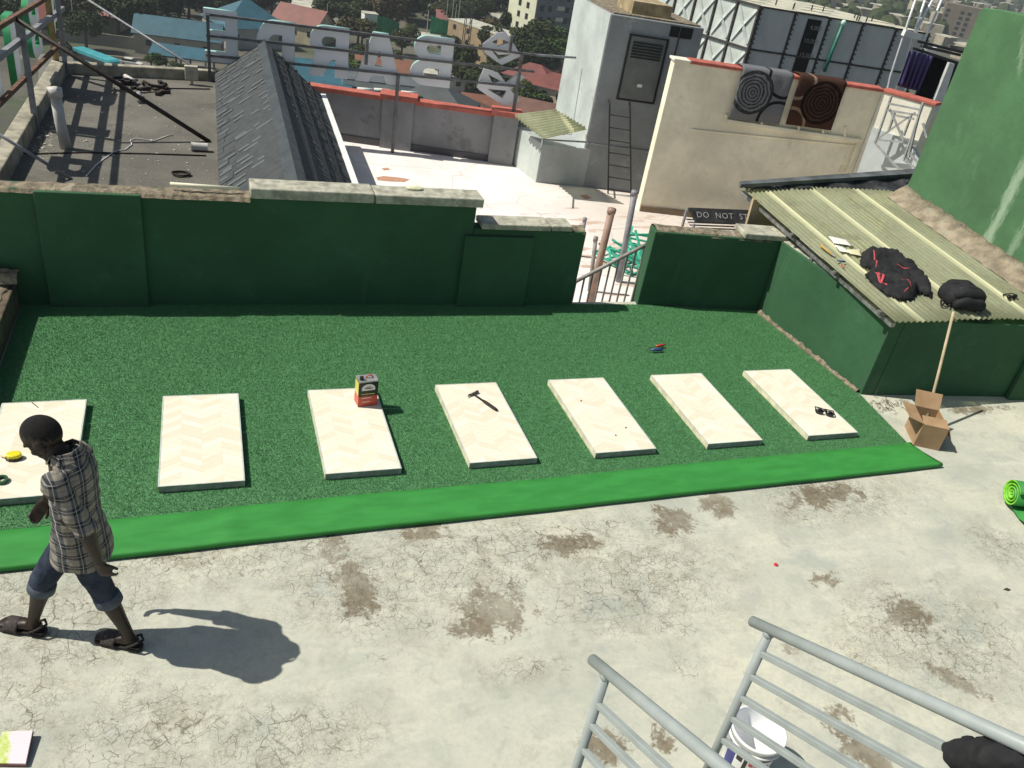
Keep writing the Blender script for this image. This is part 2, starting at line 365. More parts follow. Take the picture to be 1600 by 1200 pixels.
def blades(n=900000):
    rng = np.random.default_rng(3)
    x = rng.uniform(-1.70, 6.62, n); y = rng.uniform(4.85, 8.1, n)
    poly = np.array(TURF); inside = np.zeros(n, bool); j = len(poly)-1
    for i in range(len(poly)):
        xi, yi = poly[i]; xj, yj = poly[j]
        cond = ((yi > y) != (yj > y)) & (x < (xj-xi)*(y-yi)/(yj-yi+1e-12)+xi); inside ^= cond; j = i
    x, y = x[inside], y[inside]; n = len(x)
    ang = rng.uniform(0, 2*np.pi, n); h = rng.uniform(.009, .017, n)
    wv = np.sin(x*1.7+np.sin(y*2.3)*1.3)*np.cos(y*1.9+x*.6)
    lean = rng.uniform(.1, .8, n)*h; la = ang+rng.normal(0, .8, n)+wv*.8
    wd = rng.uniform(.0011, .0021, n)
    ca, sa = np.cos(ang)*wd, np.sin(ang)*wd
    v = np.empty((n*3, 3), np.float32)
    v[0::3] = np.stack([x-ca, y-sa, np.full(n, .011)], 1); v[1::3] = np.stack([x+ca, y+sa, np.full(n, .011)], 1)
    v[2::3] = np.stack([x+np.cos(la)*lean, y+np.sin(la)*lean, .011+h], 1)
    v -= np.array([2.5, 6.4, 0], np.float32)
    me = bpy.data.meshes.new('pile'); me.vertices.add(n*3); me.vertices.foreach_set('co', v.ravel())
    me.loops.add(n*3); me.loops.foreach_set('vertex_index', np.arange(n*3, dtype=np.int32))
    me.polygons.add(n); me.polygons.foreach_set('loop_start', np.arange(0, n*3, 3, dtype=np.int32))
    me.update(calc_edges=True); me.materials.append(m_blade)
    o = bpy.data.objects.new('pile', me); COL.objects.link(o); o.parent = turf; o['kind'] = 'stuff'
blades()
m_seam_t = mat('turf_seam', (.14,.33,.15), .7, .25, 30)
for ya, yb in ((6.03, 6.02), (5.80, 5.81)):
    sm_ = MB(); pts_ = [(-1.68+8.28*i/80, ya+(yb-ya)*i/80+.006*math.sin(i*.9)+.004*random.random()) for i in range(81)]
    for x, y in pts_: sm_.v += [(x, y-.008, .012), (x, y, .023+.003*random.random()), (x, y+.008, .012)]
    for i in range(80):
        for j in range(2): sm_.f.append((i*3+j, (i+1)*3+j, (i+1)*3+j+1, i*3+j+1)); sm_.mi.append(0)
    obj('seam', sm_, m_seam_t, turf)
# bright strip: turf edge folded face down in front
rs = random.Random(17); tw_ = MB()
for i in range(60):
    p = gz(rs.gauss(1385,14), rs.gauss(632,7), .006); a = rs.uniform(0,3.1); l_ = rs.uniform(.02,.09); d_ = Vector((math.cos(a), math.sin(a), rs.uniform(0,.25)))*l_
    if p.y < 5.8: tw_.tube([p-d_*.5+Vector((0,0,.004)), p+Vector((rs.uniform(-.01,.01),0,.006)), p+d_*.5+Vector((0,0,.004))], .0022, 4)
tag(obj('dry_litter', tw_, mat('dry_litter', (.09,.07,.045), .95, .5, 30)), 'dry twigs and litter blown against the shed corner', 'litter', kind='stuff')
def strip_mat():
    k = N('bright_green_backing'); P = k.geo()
    a = k.noise(3, 5, .6, k.mapping((1, 3, 1), co=P)); wv = k.noise(240, 2, .5, P)
    col = k.mix(k.rng(a, .3, .7), (.032, .20, .038), (.044, .26, .052)); col = k.mix(k.rng(wv, .4, .6, 0, .25), col, (.015, .16, .02))
    k.base(col); k.rough(.62); k.b.inputs['Specular IOR Level'].default_value = .3; k.bump(k.mth('ADD', wv, k.mth('MULTIPLY', a, 2)), .25, .003); return k.m
m_strip = strip_mat()
def strip():
    mb = MB(); nx = 150; prof = [(.006,.008),(0,.030),(.006,.046),(.016,.051),(.08,.044),(.2,.036),(.30,.032),(.35,.028),(.352,.016)]
    rnd = random.Random(5); m_ = len(prof)
    for i in range(nx+1):
        t = i/nx; x = -3.0+9.6*t; y0 = 4.45+.0152*(x+1.3)+.003*math.sin(x*2.1)+.0015*math.sin(x*7); wd = .392+.006*math.sin(x*1.7)
        for j, (u, z) in enumerate(prof):
            q = u/.352; bump_ = .022*math.exp(-((x-.08-(q-.5)*.1)/.06)**2)*math.exp(-((q-.55)/.4)**2) + .0016*math.sin(x*3.1+q*3)*math.sin(q*3)
            xx = x + (-.09*q if t > .999 else 0)
            mb.v.append((xx, y0+q*wd, z+bump_*(1 if 0 < j < m_-1 else 0)))
    for i in range(nx):
        for j in range(m_-1): mb.f.append((i*m_+j, (i+1)*m_+j, (i+1)*m_+j+1, i*m_+j+1)); mb.mi.append(0)
    return mb
so = obj('carpet_strip', strip(), m_strip, smooth=True)
sf = so.modifiers.new('t', 'SOLIDIFY'); sf.thickness = .008
tag(so, 'smooth bright green carpet strip folded along the turf edge', 'carpet strip')
# ------------------------------------------------------------------ shed with ribbed plastic roof
shed = thing('shed', 'green walled shed with a yellowed corrugated plastic roof', 'shed', (7.8, 6.8, 0))
A = Vector((6.655, 5.87)); Bk = Vector((6.545, 7.80)); Fr = Vector((9.2, 5.60))
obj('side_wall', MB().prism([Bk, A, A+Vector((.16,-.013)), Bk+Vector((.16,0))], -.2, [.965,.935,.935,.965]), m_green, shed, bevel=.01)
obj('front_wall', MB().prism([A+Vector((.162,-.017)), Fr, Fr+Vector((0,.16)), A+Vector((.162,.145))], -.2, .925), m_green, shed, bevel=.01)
obj('front_pier', MB().prism([(8.55,5.60),(8.85,5.57),(8.86,5.63),(8.56,5.66)], 0, .9), m_green, shed, bevel=.01)
obj('plaster_ridge', rough_strip([(6.63,7.80,.955),(6.735,5.88,.93)], .15, .035, 12, 60), m_cap, shed)
obj('plaster_fillet', rough_strip([(6.53,7.75,0),(6.63,5.9,0)], .07, .06, 13, 60), m_rubble, shed)
def poly_mat():
    k = N('fibreglass_sheet'); P = k.geo()
    a = k.noise(1.2, 6, .65, k.mapping((2.2, .6, 1), co=P)); b = k.noise(14, 6, .7, P); x = k.sep(P)[0]
    col = k.mix(k.rng(a, .35, .7), (.36, .375, .245), (.58, .58, .40)); col = k.mix(k.rng(b, .45, .8, 0, .6), col, (.20, .205, .15))
    lap = k.rng(k.mth('FRACT', k.mth('MULTIPLY', k.mth('ADD', x, .11), 1/.78)), .86, .94)
    k.base(k.mix(k.mth('MULTIPLY', lap, .7), col, (.80, .78, .50))); k.rough(.5)
    tr = k.n('ShaderNodeBsdfTransparent'); tr.inputs[0].default_value = (.62,.66,.52,1)
    tl = k.n('ShaderNodeBsdfTranslucent'); tl.inputs[0].default_value = (.55,.58,.35,1)
    m1 = k.n('ShaderNodeMixShader'); m1.inputs[0].default_value = .30; k.l(k.b.outputs[0], m1.inputs[1]); k.l(tl.outputs[0], m1.inputs[2])
    m2 = k.n('ShaderNodeMixShader'); k.l(k.rng(k.mth('ADD', k.mth('MULTIPLY', lap, -.3), a), .30, .66, .08, .62), m2.inputs[0])
    k.l(m1.outputs[0], m2.inputs[1]); k.l(tr.outputs[0], m2.inputs[2]); k.l(m2.outputs[0], k.out.inputs[0]); return k.m
m_poly = poly_mat()
def rz_(y): return .985+(y-5.74)*.088
def corr(x0, x1, y0, y1, zf, pitch=.076, amp=.012, ny=8, left=None):
    n = int((x1-x0)/pitch*8); mb = MB()
    for j in range(ny+1):
        y = y0+(y1-y0)*j/ny
        for i in range(n+1):
            x = x0+(x1-x0)*i/n; mb.v.append((x, y, zf(y)+amp*math.sin(2*math.pi*(x-x0)/pitch)))
    for j in range(ny):
        for i in range(n): mb.f.append((j*(n+1)+i, j*(n+1)+i+1, (j+1)*(n+1)+i+1, (j+1)*(n+1)+i)); mb.mi.append(0)
    return mb
XS = [6.52, 7.30, 8.08, 9.02]
for i in range(3):
    y0 = 5.72+.02*(i%2)
    o = obj('roof_sheet', corr(XS[i], XS[i+1]+.05, y0, 8.95, lambda y, i=i: rz_(y)+.006*i), m_poly, shed, smooth=True)
    o.modifiers.new('t', 'SOLIDIFY').thickness = .003
m_steel = mat('galvanised_tube', (.25,.25,.24), .5, .3, 12, metal=.5, stain=(.16,.12,.09))
m_timber = mat('grey_timber', (.33,.29,.21), .85, .35, 5, stretch=(6,.6,6), bump=.4)
for y in (5.95, 6.75, 7.62, 8.5): obj('purlin', MB().beam((6.50,y,rz_(y)-.04),(9.05,y,rz_(y)-.04),.05,.05), m_steel, shed)
for x in (6.60, 7.8): obj('rafter', MB().beam((x,5.80,rz_(5.80)-.09),(x,8.9,rz_(8.9)-.09),.05,.05), m_steel, shed)
obj('rafter', MB().beam((6.74,5.85,.955),(6.70,7.9,.985),.05,.03), m_steel, shed)
for y in (6.6, 7.25, 7.8, 8.6): obj('prop', MB().beam((6.60,y,.94),(6.60,y,rz_(y)-.1),.045), m_steel, shed)
obj('brace', MB().beam((6.62,6.7,.96),(6.62,7.2,rz_(7.2)-.1),.03), m_steel, shed)
m_dark_in = mat('shed_floor_dust', (.16,.15,.13), .95, .4, 4, bump=.4)
obj('shed_floor', MB().bx(6.83, 9.1, 5.85, 8.9, .0, .06), m_dark_in, shed)
# black sheets behind the shed
m_bitumen = N('black_roofing_felt'); P_ = m_bitumen.geo()
m_bitumen.base(m_bitumen.mix(m_bitumen.rng(m_bitumen.noise(5, 6, .7, P_), .4, .7), (.02,.02,.022), (.075,.078,.08))); m_bitumen.rough(.5)
m_bitumen.bump(m_bitumen.noise(9, 5, .6, m_bitumen.mapping((.5, 3, 1), (0,0,.2), co=P_)), .9, .05); m_bitumen = m_bitumen.m
felt = MB(); nx, ny = 50, 10
fa, fb, fc_, fd = gz(1166,297,1.245), gz(1412,300,1.25), gz(1430,268,1.33), gz(1160,287,1.31)
for j in range(ny+1):
    for i in range(nx+1):
        u, v = i/nx, j/ny; p = fa.lerp(fb, u).lerp(fd.lerp(fc_, u), v); x, y = p.x, p.y
        felt.v.append((x, y, p.z+.018*math.sin(x*8+y*4)+.012*math.sin(x*3.1-y*13)+.014*random.random()))
for j in range(ny):
    for i in range(nx): felt.f.append((j*(nx+1)+i, j*(nx+1)+i+1, (j+1)*(nx+1)+i+1, (j+1)*(nx+1)+i)); felt.mi.append(0)
fo = thing('felt_roof', 'crumpled black roofing felt sheet behind the plastic shed roof', 'roofing sheet', (8.2, 9.5, 0))
o = obj('felt_sheet', felt, m_bitumen, fo, smooth=True); o.modifiers.new('t','SOLIDIFY').thickness = .02
ga, gb, gc, gd_ = gz(1158,288,1.35), gz(1432,271,1.39), gz(1434,263,1.41), gz(1156,283,1.37)
obj('edge_board', MB().slab([ga, gb, gc, gd_], .05), mat('grey_felt_board', (.10,.11,.115), .7, .4, 3, bump=.6, bscale=12), fo)
for p in (fb, fc_): obj('post', MB().beam((p.x+.05,p.y,-1.2),(p.x+.05,p.y,p.z-.03),.07), m_timber, fo)
tn = [gy(1174,354,8.46), gy(1230,352,8.46), gy(1230,326,8.46), gy(1178,311,8.46)]; tn[0].z = tn[1].z = -1.2
obj('side_panel', MB().slab(tn, .04), mat('tan_board', (.46,.36,.22), .8, .2, 4), fo)
# ------------------------------------------------------------------ green stair tower on the right
tw = thing('stair_tower', 'tall light green rendered tower beside the plastic shed roof', 'building', (10, 7, 0))
tb = MB(); yb = 8.72; top = [(yb, -.2), (yb-.0, 3.66), (yb-.03, 3.71), (yb-.30, 3.735), (6.6, 3.74), (4.6, 3.70), (4.6, -.2)]
n_ = len(top); tb.add([(9.08, y, z) for y, z in top]+[(12.5, y, z) for y, z in top], [tuple(range(n_)), tuple(range(2*n_-1, n_-1, -1))]+[((i+1)%n_, i, n_+i, n_+(i+1)%n_) for i in range(n_)])
obj('tower_wall', tb, m_green_hi, tw, bevel=.012)
hn = MB(); ys_ = [8.74-i*.1 for i in range(34)]; rsf = random.Random(6)
for y in ys_:
    zz = rz_(max(y, 5.7))+.02; a_ = rsf.uniform(-.02,.02)
    hn.v += [(8.80+a_, y, zz), (8.93+a_*.5, y, zz+.09), (9.10, y, zz+.17+a_), (9.10, y, zz-.2)]
for i in range(33):
    for j in range(3): hn.f.append((i*4+j, i*4+j+1, (i+1)*4+j+1, (i+1)*4+j)); hn.mi.append(0)
obj('plaster_fillet', hn, mat('brown_cement', (.26,.215,.155), .95, .35, 7, bump=.8, bscale=30, stain=(.36,.34,.26), stain_amt=.7, bdist=.02), tw, smooth=True)
# ------------------------------------------------------------------ gravel roof to the left
ZG = -.15; ZT = -1.2
k = N('tarred_gravel'); P_ = k.geo()
c_ = k.mix(k.rng(k.noise(.9, 6, .65, P_), .35, .7), (.105,.098,.084), (.175,.163,.138)); c_ = k.mix(k.rng(k.noise(45, 4, .7, P_), .45, .75, 0, .6), c_, (.24,.225,.19))
c_ = k.mix(k.rng(k.noise(2.4, 7, .7, P_), .58, .68, 0, .7), c_, (.075,.07,.06)); c_ = k.mix(k.rng(k.vor(9, co=P_), .10, .05, 0, .7), c_, (.40,.37,.31))
k.base(c_); k.rough(.95); k.bump(k.noise(60, 4, .7, P_), .8, .02); m_gravel = k.m
gr = obj('gravel_roof', MB().prism([(-2.45,8.34),(.35,8.32),(.55,18.2),(-2.3,17.75)], -4, ZG), m_gravel); tag(gr, kind='structure')
m_kerb = mat('stained_kerb', (.30,.275,.215), .9, .4, 5, bump=.6, bscale=30, stain=(.13,.115,.09), stain_amt=.7)
gw = thing('roof_kerb', 'worn concrete kerb around the gravel roof under the signs', 'wall', (-2.5, 13, ZG))
obj('kerb_side', MB().prism([(-2.66,8.34),(-2.44,8.34),(-2.30,17.6),(-2.52,17.6)], -5, .10), m_kerb, gw, bevel=.02)
obj('kerb_side', MB().prism([(-2.52,17.62),(.6,18.05),(.6,18.2),(-2.52,17.82)], -5, .05), m_kerb, gw, bevel=.02)
m_pvc = mat('dirty_pvc', (.52,.50,.47), .55, .15, 6, stain=(.35,.3,.25))
vp = thing('vent_pipe', 'white plastic vent pipe standing on the gravel roof', 'pipe', gz(103, 232, ZG))
a_ = gz(103, 232, ZG); obj('pipe', MB().tube([a_, a_+Vector((-.03,0,.4)), a_+Vector((-.045,0,.80))], .075, 14), m_pvc, vp, smooth=True)
obj('collar', MB().tube([a_+Vector((-.045,0,.74)), a_+Vector((-.048,0,.86))], .095, 14), m_pvc, vp, smooth=True)
m_rust = mat('rusty_tube', (.13,.07,.045), .85, .5, 9, stain=(.30,.13,.06), stain_amt=.8, bump=.3)
m_blackpipe = mat('dark_strut', (.03,.022,.018), .6, .5, 8, stain=(.12,.05,.025))
m_grey_tube = mat('grey_square_tube', (.23,.23,.25), .5, .25, 8, stain=(.15,.10,.08))
k = N('letter_back_sheet'); c_ = k.mix(k.rng(k.noise(3, 5, .6), .3, .7), (.90,.89,.93), (.95,.94,.96)); k.base(c_); k.rough(.5)
tl_ = k.n('ShaderNodeBsdfTranslucent'); tl_.inputs[0].default_value = (.95,.94,.97,1); mx_ = k.n('ShaderNodeMixShader'); mx_.inputs[0].default_value = .3
k.l(k.b.outputs[0], mx_.inputs[1]); k.l(tl_.outputs[0], mx_.inputs[2]); k.l(mx_.outputs[0], k.out.inputs[0]); m_lilac = k.m
m_lside = mat('letter_green_side', (.03,.26,.10), .45, .2, 3)
m_mside = mat('letter_mint_side', (.30,.52,.46), .5, .15, 3)
# --- letters: 2D outlines (unit height), as seen from behind, extruded
def arc(cx, cy, rx, ry, a0, a1, n=10): return [(cx+rx*math.cos(math.radians(a0+(a1-a0)*i/n)), cy+ry*math.sin(math.radians(a0+(a1-a0)*i/n))) for i in range(n+1)]
LET = {
 'E': [[(.78,0),(.78,1),(0,1),(0,.80),(.50,.80),(.50,.60),(.06,.60),(.06,.42),(.50,.42),(.50,.20),(0,.20),(0,0)]],
 'D': [[(.80,0),(.80,1)]+arc(.34,.5,.34,.5,90,270), [(.54,.74),(.54,.26)]+arc(.40,.5,.16,.24,270,90)],
 'R': [[(.78,0),(.78,1)]+arc(.28,.70,.28,.30,90,235)+[(.0,0),(.28,0),(.44,.36),(.52,.36),(.52,0)], [(.52,.80),(.52,.58)]+arc(.34,.69,.10,.11,270,90)],
 'A': [[(0,0),(.27,0),(.32,.16),(.56,.16),(.62,0),(.90,0),(.60,1),(.30,1)], [(.37,.34),(.52,.34),(.445,.66)]],
 'B': [[(.78,0),(.78,1)]+arc(.28,.755,.25,.245,90,250)+arc(.28,.26,.28,.26,110,270), [(.54,.84),(.54,.66)]+arc(.36,.75,.09,.09,270,90), [(.54,.36),(.54,.16)]+arc(.34,.26,.10,.10,270,90)],
 'I': [[(0,0),(.3,0),(.3,1),(0,1)]],
 'L1': [[(.5,.0),(.94,.36),(.5,1.0),(.30,.93),(.0,.55),(.05,.32)], [(.42,.16),(.70,.37),(.40,.30),(.20,.45)], [(.38,.80),(.62,.70),(.36,.56),(.20,.66)]],
 'L2': [[(.0,.46),(.1,1.0),(.40,.94),(.60,.66),(.80,1.0),(.96,.92),(.70,.50),(.93,.22),(.62,.0),(.55,.05),(.06,.38)], [(.20,.86),(.46,.72),(.34,.58)], [(.22,.44),(.56,.22),(.62,.46)]],
}
def letter_mesh(name, ch, h, depth, mats):
    cu = bpy.data.curves.new(name, 'CURVE'); cu.dimensions = '2D'; cu.fill_mode = 'BOTH'; cu.extrude = depth/2
    for sp in LET[ch]:
        s_ = cu.splines.new('POLY'); s_.points.add(len(sp)-1); s_.use_cyclic_u = True
        for p_, (x, y) in zip(s_.points, sp): p_.co = (x*h, y*h, 0, 1)
    t_ = bpy.data.objects.new('tmp', cu); COL.objects.link(t_)
    dg = bpy.context.evaluated_depsgraph_get(); me = bpy.data.meshes.new_from_object(t_.evaluated_get(dg)); bpy.data.objects.remove(t_)
    me.materials.clear()
    for m_ in mats: me.materials.append(m_)
    for p_ in me.polygons: p_.material_index = 0 if abs(p_.normal.z) > .7 else 1
    me.name = name; return me
def put_letter(parent, ch, origin, right, h, depth, mats, wscale=1, up=Vector((0,0,1))):
    o = obj('letter', letter_mesh('letter_'+ch, ch, h, depth, mats), None, None)
    r = Vector(right).normalized(); n_ = r.cross(up).normalized()
    M = Matrix(((r.x*wscale, up.x, n_.x, origin[0]), (r.y*wscale, up.y, n_.y, origin[1]), (r.z*wscale, up.z, n_.z, origin[2]), (0,0,0,1)))
    if parent: M.translation = Vector(origin)-wloc(parent); o.parent = parent
    o.matrix_local = M; return o
# --- roof sign seen from behind: E D R A B and an emblem
SA = Vector((.15, 18.02, 0)); SB = Vector((6.55, 17.05, 0)); SD = (SB-SA).normalized(); SN = Vector((-SD.y, SD.x, 0))
def sp(px, py, off=0): return gp(px, py, SA+SN*off, SN)
m_sgn = mat('dark_sign_tube', (.13,.125,.13), .55, .3, 8, stain=(.10,.07,.05))
sg = thing('roof_sign', 'sign of large pale letters on steel tubes, seen from behind beyond the shingle roof', 'sign', (3, 17.7, ZT))
for ch, tl, br in (('E',(318,20),(372,92)),('D',(400,36),(460,108)),('R',(484,44),(543,116)),('A',(558,58),(626,122)),('B',(645,64),(703,126))):
    a_, b_ = sp(*tl, .10), sp(*br, .10); h_ = .97; wfull = max(x for x, y in LET[ch][0])
    u0 = (a_-SA).dot(SD); u1 = (b_-SA).dot(SD); zc = (a_.z+b_.z)/2
    o_ = SA+SD*u0+SN*.10; put_letter(sg, ch, (o_.x, o_.y, zc-h_/2), SD, h_, .12, [m_lilac, m_mside], (u1-u0)/(wfull*h_))
for ch, tl, br in (('L1',(757,45),(812,105)),('L2',(748,106),(812,168))):
    a_, b_ = sp(*tl, .10), sp(*br, .10); h_ = abs(a_.z-b_.z); u0 = (a_-SA).dot(SD); u1 = (b_-SA).dot(SD); o_ = SA+SD*u0+SN*.10
    e_ = put_letter(sg, ch, (o_.x, o_.y, min(a_.z, b_.z)), SD, h_, .08, [m_lilac, m_grey_tube], (u1-u0)/(.95*h_)); e_.name = 'emblem'
for (a, b) in (((322,22),(838,86)),((322,55),(835,112)),((322,86),(820,136))): obj('rail', MB().beam(sp(*a), sp(*b), .045), m_sgn, sg)
for px, pa, pb, zb in ((325, 22, 118, ZG), (574, 60, 100, None), (622, 118, 236, ZT), (815, 84, 262, ZT), (799, 55, 82, None)):
    t_ = sp(px, pa); b_ = Vector((t_.x, t_.y, zb)) if zb is not None else Vector((t_.x, t_.y, sp(px, pb).z))
    off = SN*-.06
    obj('post', MB().beam(t_+off, b_+off, .06), m_sgn, sg)
obj('stay', MB().beam(sp(838,86), sp(900,90), .04), m_grey_tube, sg)
# --- left sign, standing on the kerb
L0 = Vector((-2.45, 10.5, 0)); LD = Vector((.017, 1, 0)).normalized()
lsn = thing('roof_sign', 'sign of white letters with deep green sides on tubes over the gravel roof', 'sign', (-2.45, 14, 0))
LNm = (1, -.017, 0)
def lp(px, py, x=-2.45): return gp(px, py, (x, 12, 0), LNm)
for (a, b, mt_, wd) in (((-60,77),(120,-32),m_rust,.06),((-40,118),(98,13),m_grey_tube,.075),((-30,190),(95,68),m_rust,.06)): obj('rail', MB().beam(lp(*a), lp(*b), wd), mt_, lsn)
for (a, b, mt_) in (((28,38),(57,203),m_grey_tube),((78,-30),(104,118),m_grey_tube)):
    t_, b_ = lp(*a), lp(*b); b_ = gz(*b, ZG); t2 = Vector((b_.x, b_.y, gy(*a, b_.y).z)); obj('post', MB().beam(t2, b_, .075), mt_, lsn)
m_wood = mat('old_plank', (.36,.27,.13), .85, .3, 4, stretch=(4,4,.5))
obj('plank', MB().beam(lp(74,-5), gz(98,118,ZG)+Vector((-.1,.2,0)), .10, .04), m_wood, lsn)
for ch, top_, bot_, u, wsc in (('I',(6,25),(12,150),None,1.3),('B',(38,0),(44,108),None,1.25),('A',(74,-40),(82,62),None,1.0),('D',(-40,70),(-40,190),None,1.2)):
    t_, b_ = lp(*top_, -2.62), lp(*bot_, -2.62); y_ = t_.y; h_ = min(1.5, abs(t_.z-b_.z))
    put_letter(lsn, ch, (-2.58, y_, t_.z-h_), LD, h_, .10, [m_lilac, m_lside], wsc)
def strut(px0, px1, z0, z1, r, mt, label, name='strut'):
    a, b = z0, z1; o = obj(name, MB().tube([a, b], r, 8), mt, smooth=True); return tag(o, label, 'strut')
strut(0, 0, lp(22,28), gz(328,222,ZG), .035, m_blackpipe, 'dark rusty strut slanting from the left sign down to the shingle roof edge')
strut(0, 0, lp(132,-4), gz(330,122,ZG), .022, m_grey_tube, 'thin grey strut slanting to the foot of the roof sign')
strut(0, 0, lp(-10,205)+Vector((0,0,0)), gz(112,280,ZG), .022, m_grey_tube, 'thin grey strut slanting down near the green parapet wall')
# clutter on the gravel roof
def scrap(label, cat, mb, mt, **kw): return tag(obj(cat.replace(' ', '_'), mb, mt, **kw), label, cat)
a_ = gz(196,124,ZG); scrap('pale plastic pipe offcut lying on the gravel roof', 'pipe offcut', MB().tube([a_+Vector((0,0,.05)), a_+Vector((.16,-.3,.05))], .05, 10), m_pvc, smooth=True)
a_ = gz(217,150,ZG); scrap('grey pipe offcut lying across black scrap on the gravel roof', 'pipe offcut', MB().tube([a_+Vector((0,0,.05)), a_+Vector((.04,-.5,.05))], .045, 10), m_grey_tube, smooth=True)
a_ = gz(312,236,ZG); scrap('open ended pipe elbow by the shingle roof edge', 'pipe elbow', MB().tube([a_+Vector((.12,0,.07)), a_+Vector((-.06,0,.07)), a_+Vector((-.12,0,.07))], [.06,.06,.068], 12, caps=False), m_pvc, smooth=True)
a_ = gz(300,132,ZG); scrap('pale floodlight box standing near the roof kerb', 'floodlight', MB().box(a_+Vector((0,0,.22)), (.24,.10,.26)).beam(a_+Vector((0,0,0)), a_+Vector((0,0,.1)), .05), mat('pale_casing', (.45,.42,.33), .6), bevel=.01)
a_ = gz(225,140,ZG); rs = random.Random(4); heap = MB()
for i in range(26): heap.box(a_+Vector((rs.uniform(-.55,.4), rs.uniform(-.35,.35), .03+rs.random()*.06)), (rs.uniform(.06,.28), rs.uniform(.03,.09), rs.uniform(.02,.06)), rs.uniform(0,3))
tag(obj('scrap_heap', heap, m_blackpipe), 'small heap of dark scrap on the gravel roof', 'scrap')['kind'] = 'stuff'
def wire(pts, r, mt, label, cat='wire'): return tag(obj(cat, MB().tube(pts, r, 5), mt, smooth=True), label, cat)
m_white_pl = mat('white_plastic', (.72,.72,.70), .45, .08, 6)
wire([gz(x, y, ZG+.012) for x, y in ((135,275),(150,258),(160,250),(180,236),(195,234),(206,226),(204,219),(212,216),(240,220),(262,212),(270,211))], .008, m_white_pl, 'loose pale wire trailing over the sign shadow on gravel', 'wire')
wire([gz(x, y, ZG+.012) for x, y in ((0,238),(60,240),(130,238),(230,240),(322,243))], .012, m_blackpipe, 'black cable running across the gravel roof', 'cable')
wire([gz(x, y, ZG+.012) for x, y in ((232,138),(270,138),(328,139))], .012, m_blackpipe, 'black cable near the far roof kerb', 'cable')
a_ = gz(283,274,ZG); tr_ = MB()
for j in range(3):
    tr_.tube([a_+Vector((.11*math.cos(t)*(1+.08*j), .10*math.sin(t)*(1-.06*j), .012+.012*j)) for t in [i*.45 for i in range(15)]], .008, 5)
tag(obj('cable_coil', tr_, m_blackpipe, smooth=True), 'small coil of black cable on the gravel roof', 'cable coil')
rs = random.Random(11); deb = MB()
for i in range(420):
    px, py = (rs.uniform(20, 325), rs.uniform(135, 285)) if i < 160 else (rs.gauss(60, 22), rs.gauss(212, 13))
    p_ = gz(px, py, ZG)
    if -2.3 < p_.x < .15 and p_.y < 17.4:
        s_ = rs.uniform(.008, .034)*(.6+.8*rs.random()**4); deb.box(p_+Vector((0,0,s_*.2)), (s_*rs.uniform(.6,1.6), s_, s_*.4), rs.uniform(0,3))
tag(obj('roof_debris', deb, mat('light_chips', (.45,.42,.36), .9, .4, 20)), 'scattered light chips of mortar on the gravel roof', 'debris', kind='stuff')
wp = tag(obj('cream_pipe', MB().tube([(-.30,8.17,1.25),(.32,8.15,1.235)], .018, 8), mat('cream_plastic', (.70,.66,.50), .5, .1), smooth=True), 'thin cream plastic pipe lying on the wall top', 'pipe')
# ------------------------------------------------------------------ shingle ridge roof
k = N('slate_shingle'); c_ = k.mix(k.rng(k.noise(7, 5, .6), .3, .7), (.026,.030,.032), (.044,.050,.052)); k.base(c_); k.rough(.7); k.bump(k.noise(160, 3, .6), .7, .004); m_sh1 = k.m
k = N('slate_shingle_sunlit'); c_ = k.mix(k.rng(k.noise(7, 5, .6), .3, .7), (.070,.079,.082), (.100,.110,.114)); k.base(c_); k.rough(.7); k.bump(k.noise(160, 3, .6), .7, .004); m_sh2 = k.m  # lighter copy of the slate; sun catching tab edges is put into its colour
m_ridge = mat('ridge_cap_metal', (.055,.062,.064), .45, .2, 5, metal=.2)
m_seam = mat('black_seam', (.012,.012,.014), .5)
RF = 17.9; RN = 9.2
LE0, RG0, RE0 = Vector((.30, RF, .02)), Vector((1.23, RF, .71)), Vector((2.34, RF, -.22))
LE1, RG1, RE1 = Vector((.16, RN, .02)), Vector((1.04, RN, .71)), Vector((2.04, RN, -.22))
sr = thing('shingle_roof', 'dark slate grey shingle ridge roof beside the gravel roof', 'roof', (1.2, 13.5, ZT))
body = MB().add([LE0,RG0,RE0,LE1,RG1,RE1,LE0-Vector((0,0,.16)),RE0-Vector((0,0,.16)),LE1-Vector((0,0,.16)),RE1-Vector((0,0,.16))],
   [(0,3,4,1),(1,4,5,2),(0,1,2,7,6),(3,8,9,5,4),(6,7,9,8),(0,6,8,3),(2,5,9,7)])
obj('roof_deck', body, m_sh1, sr)
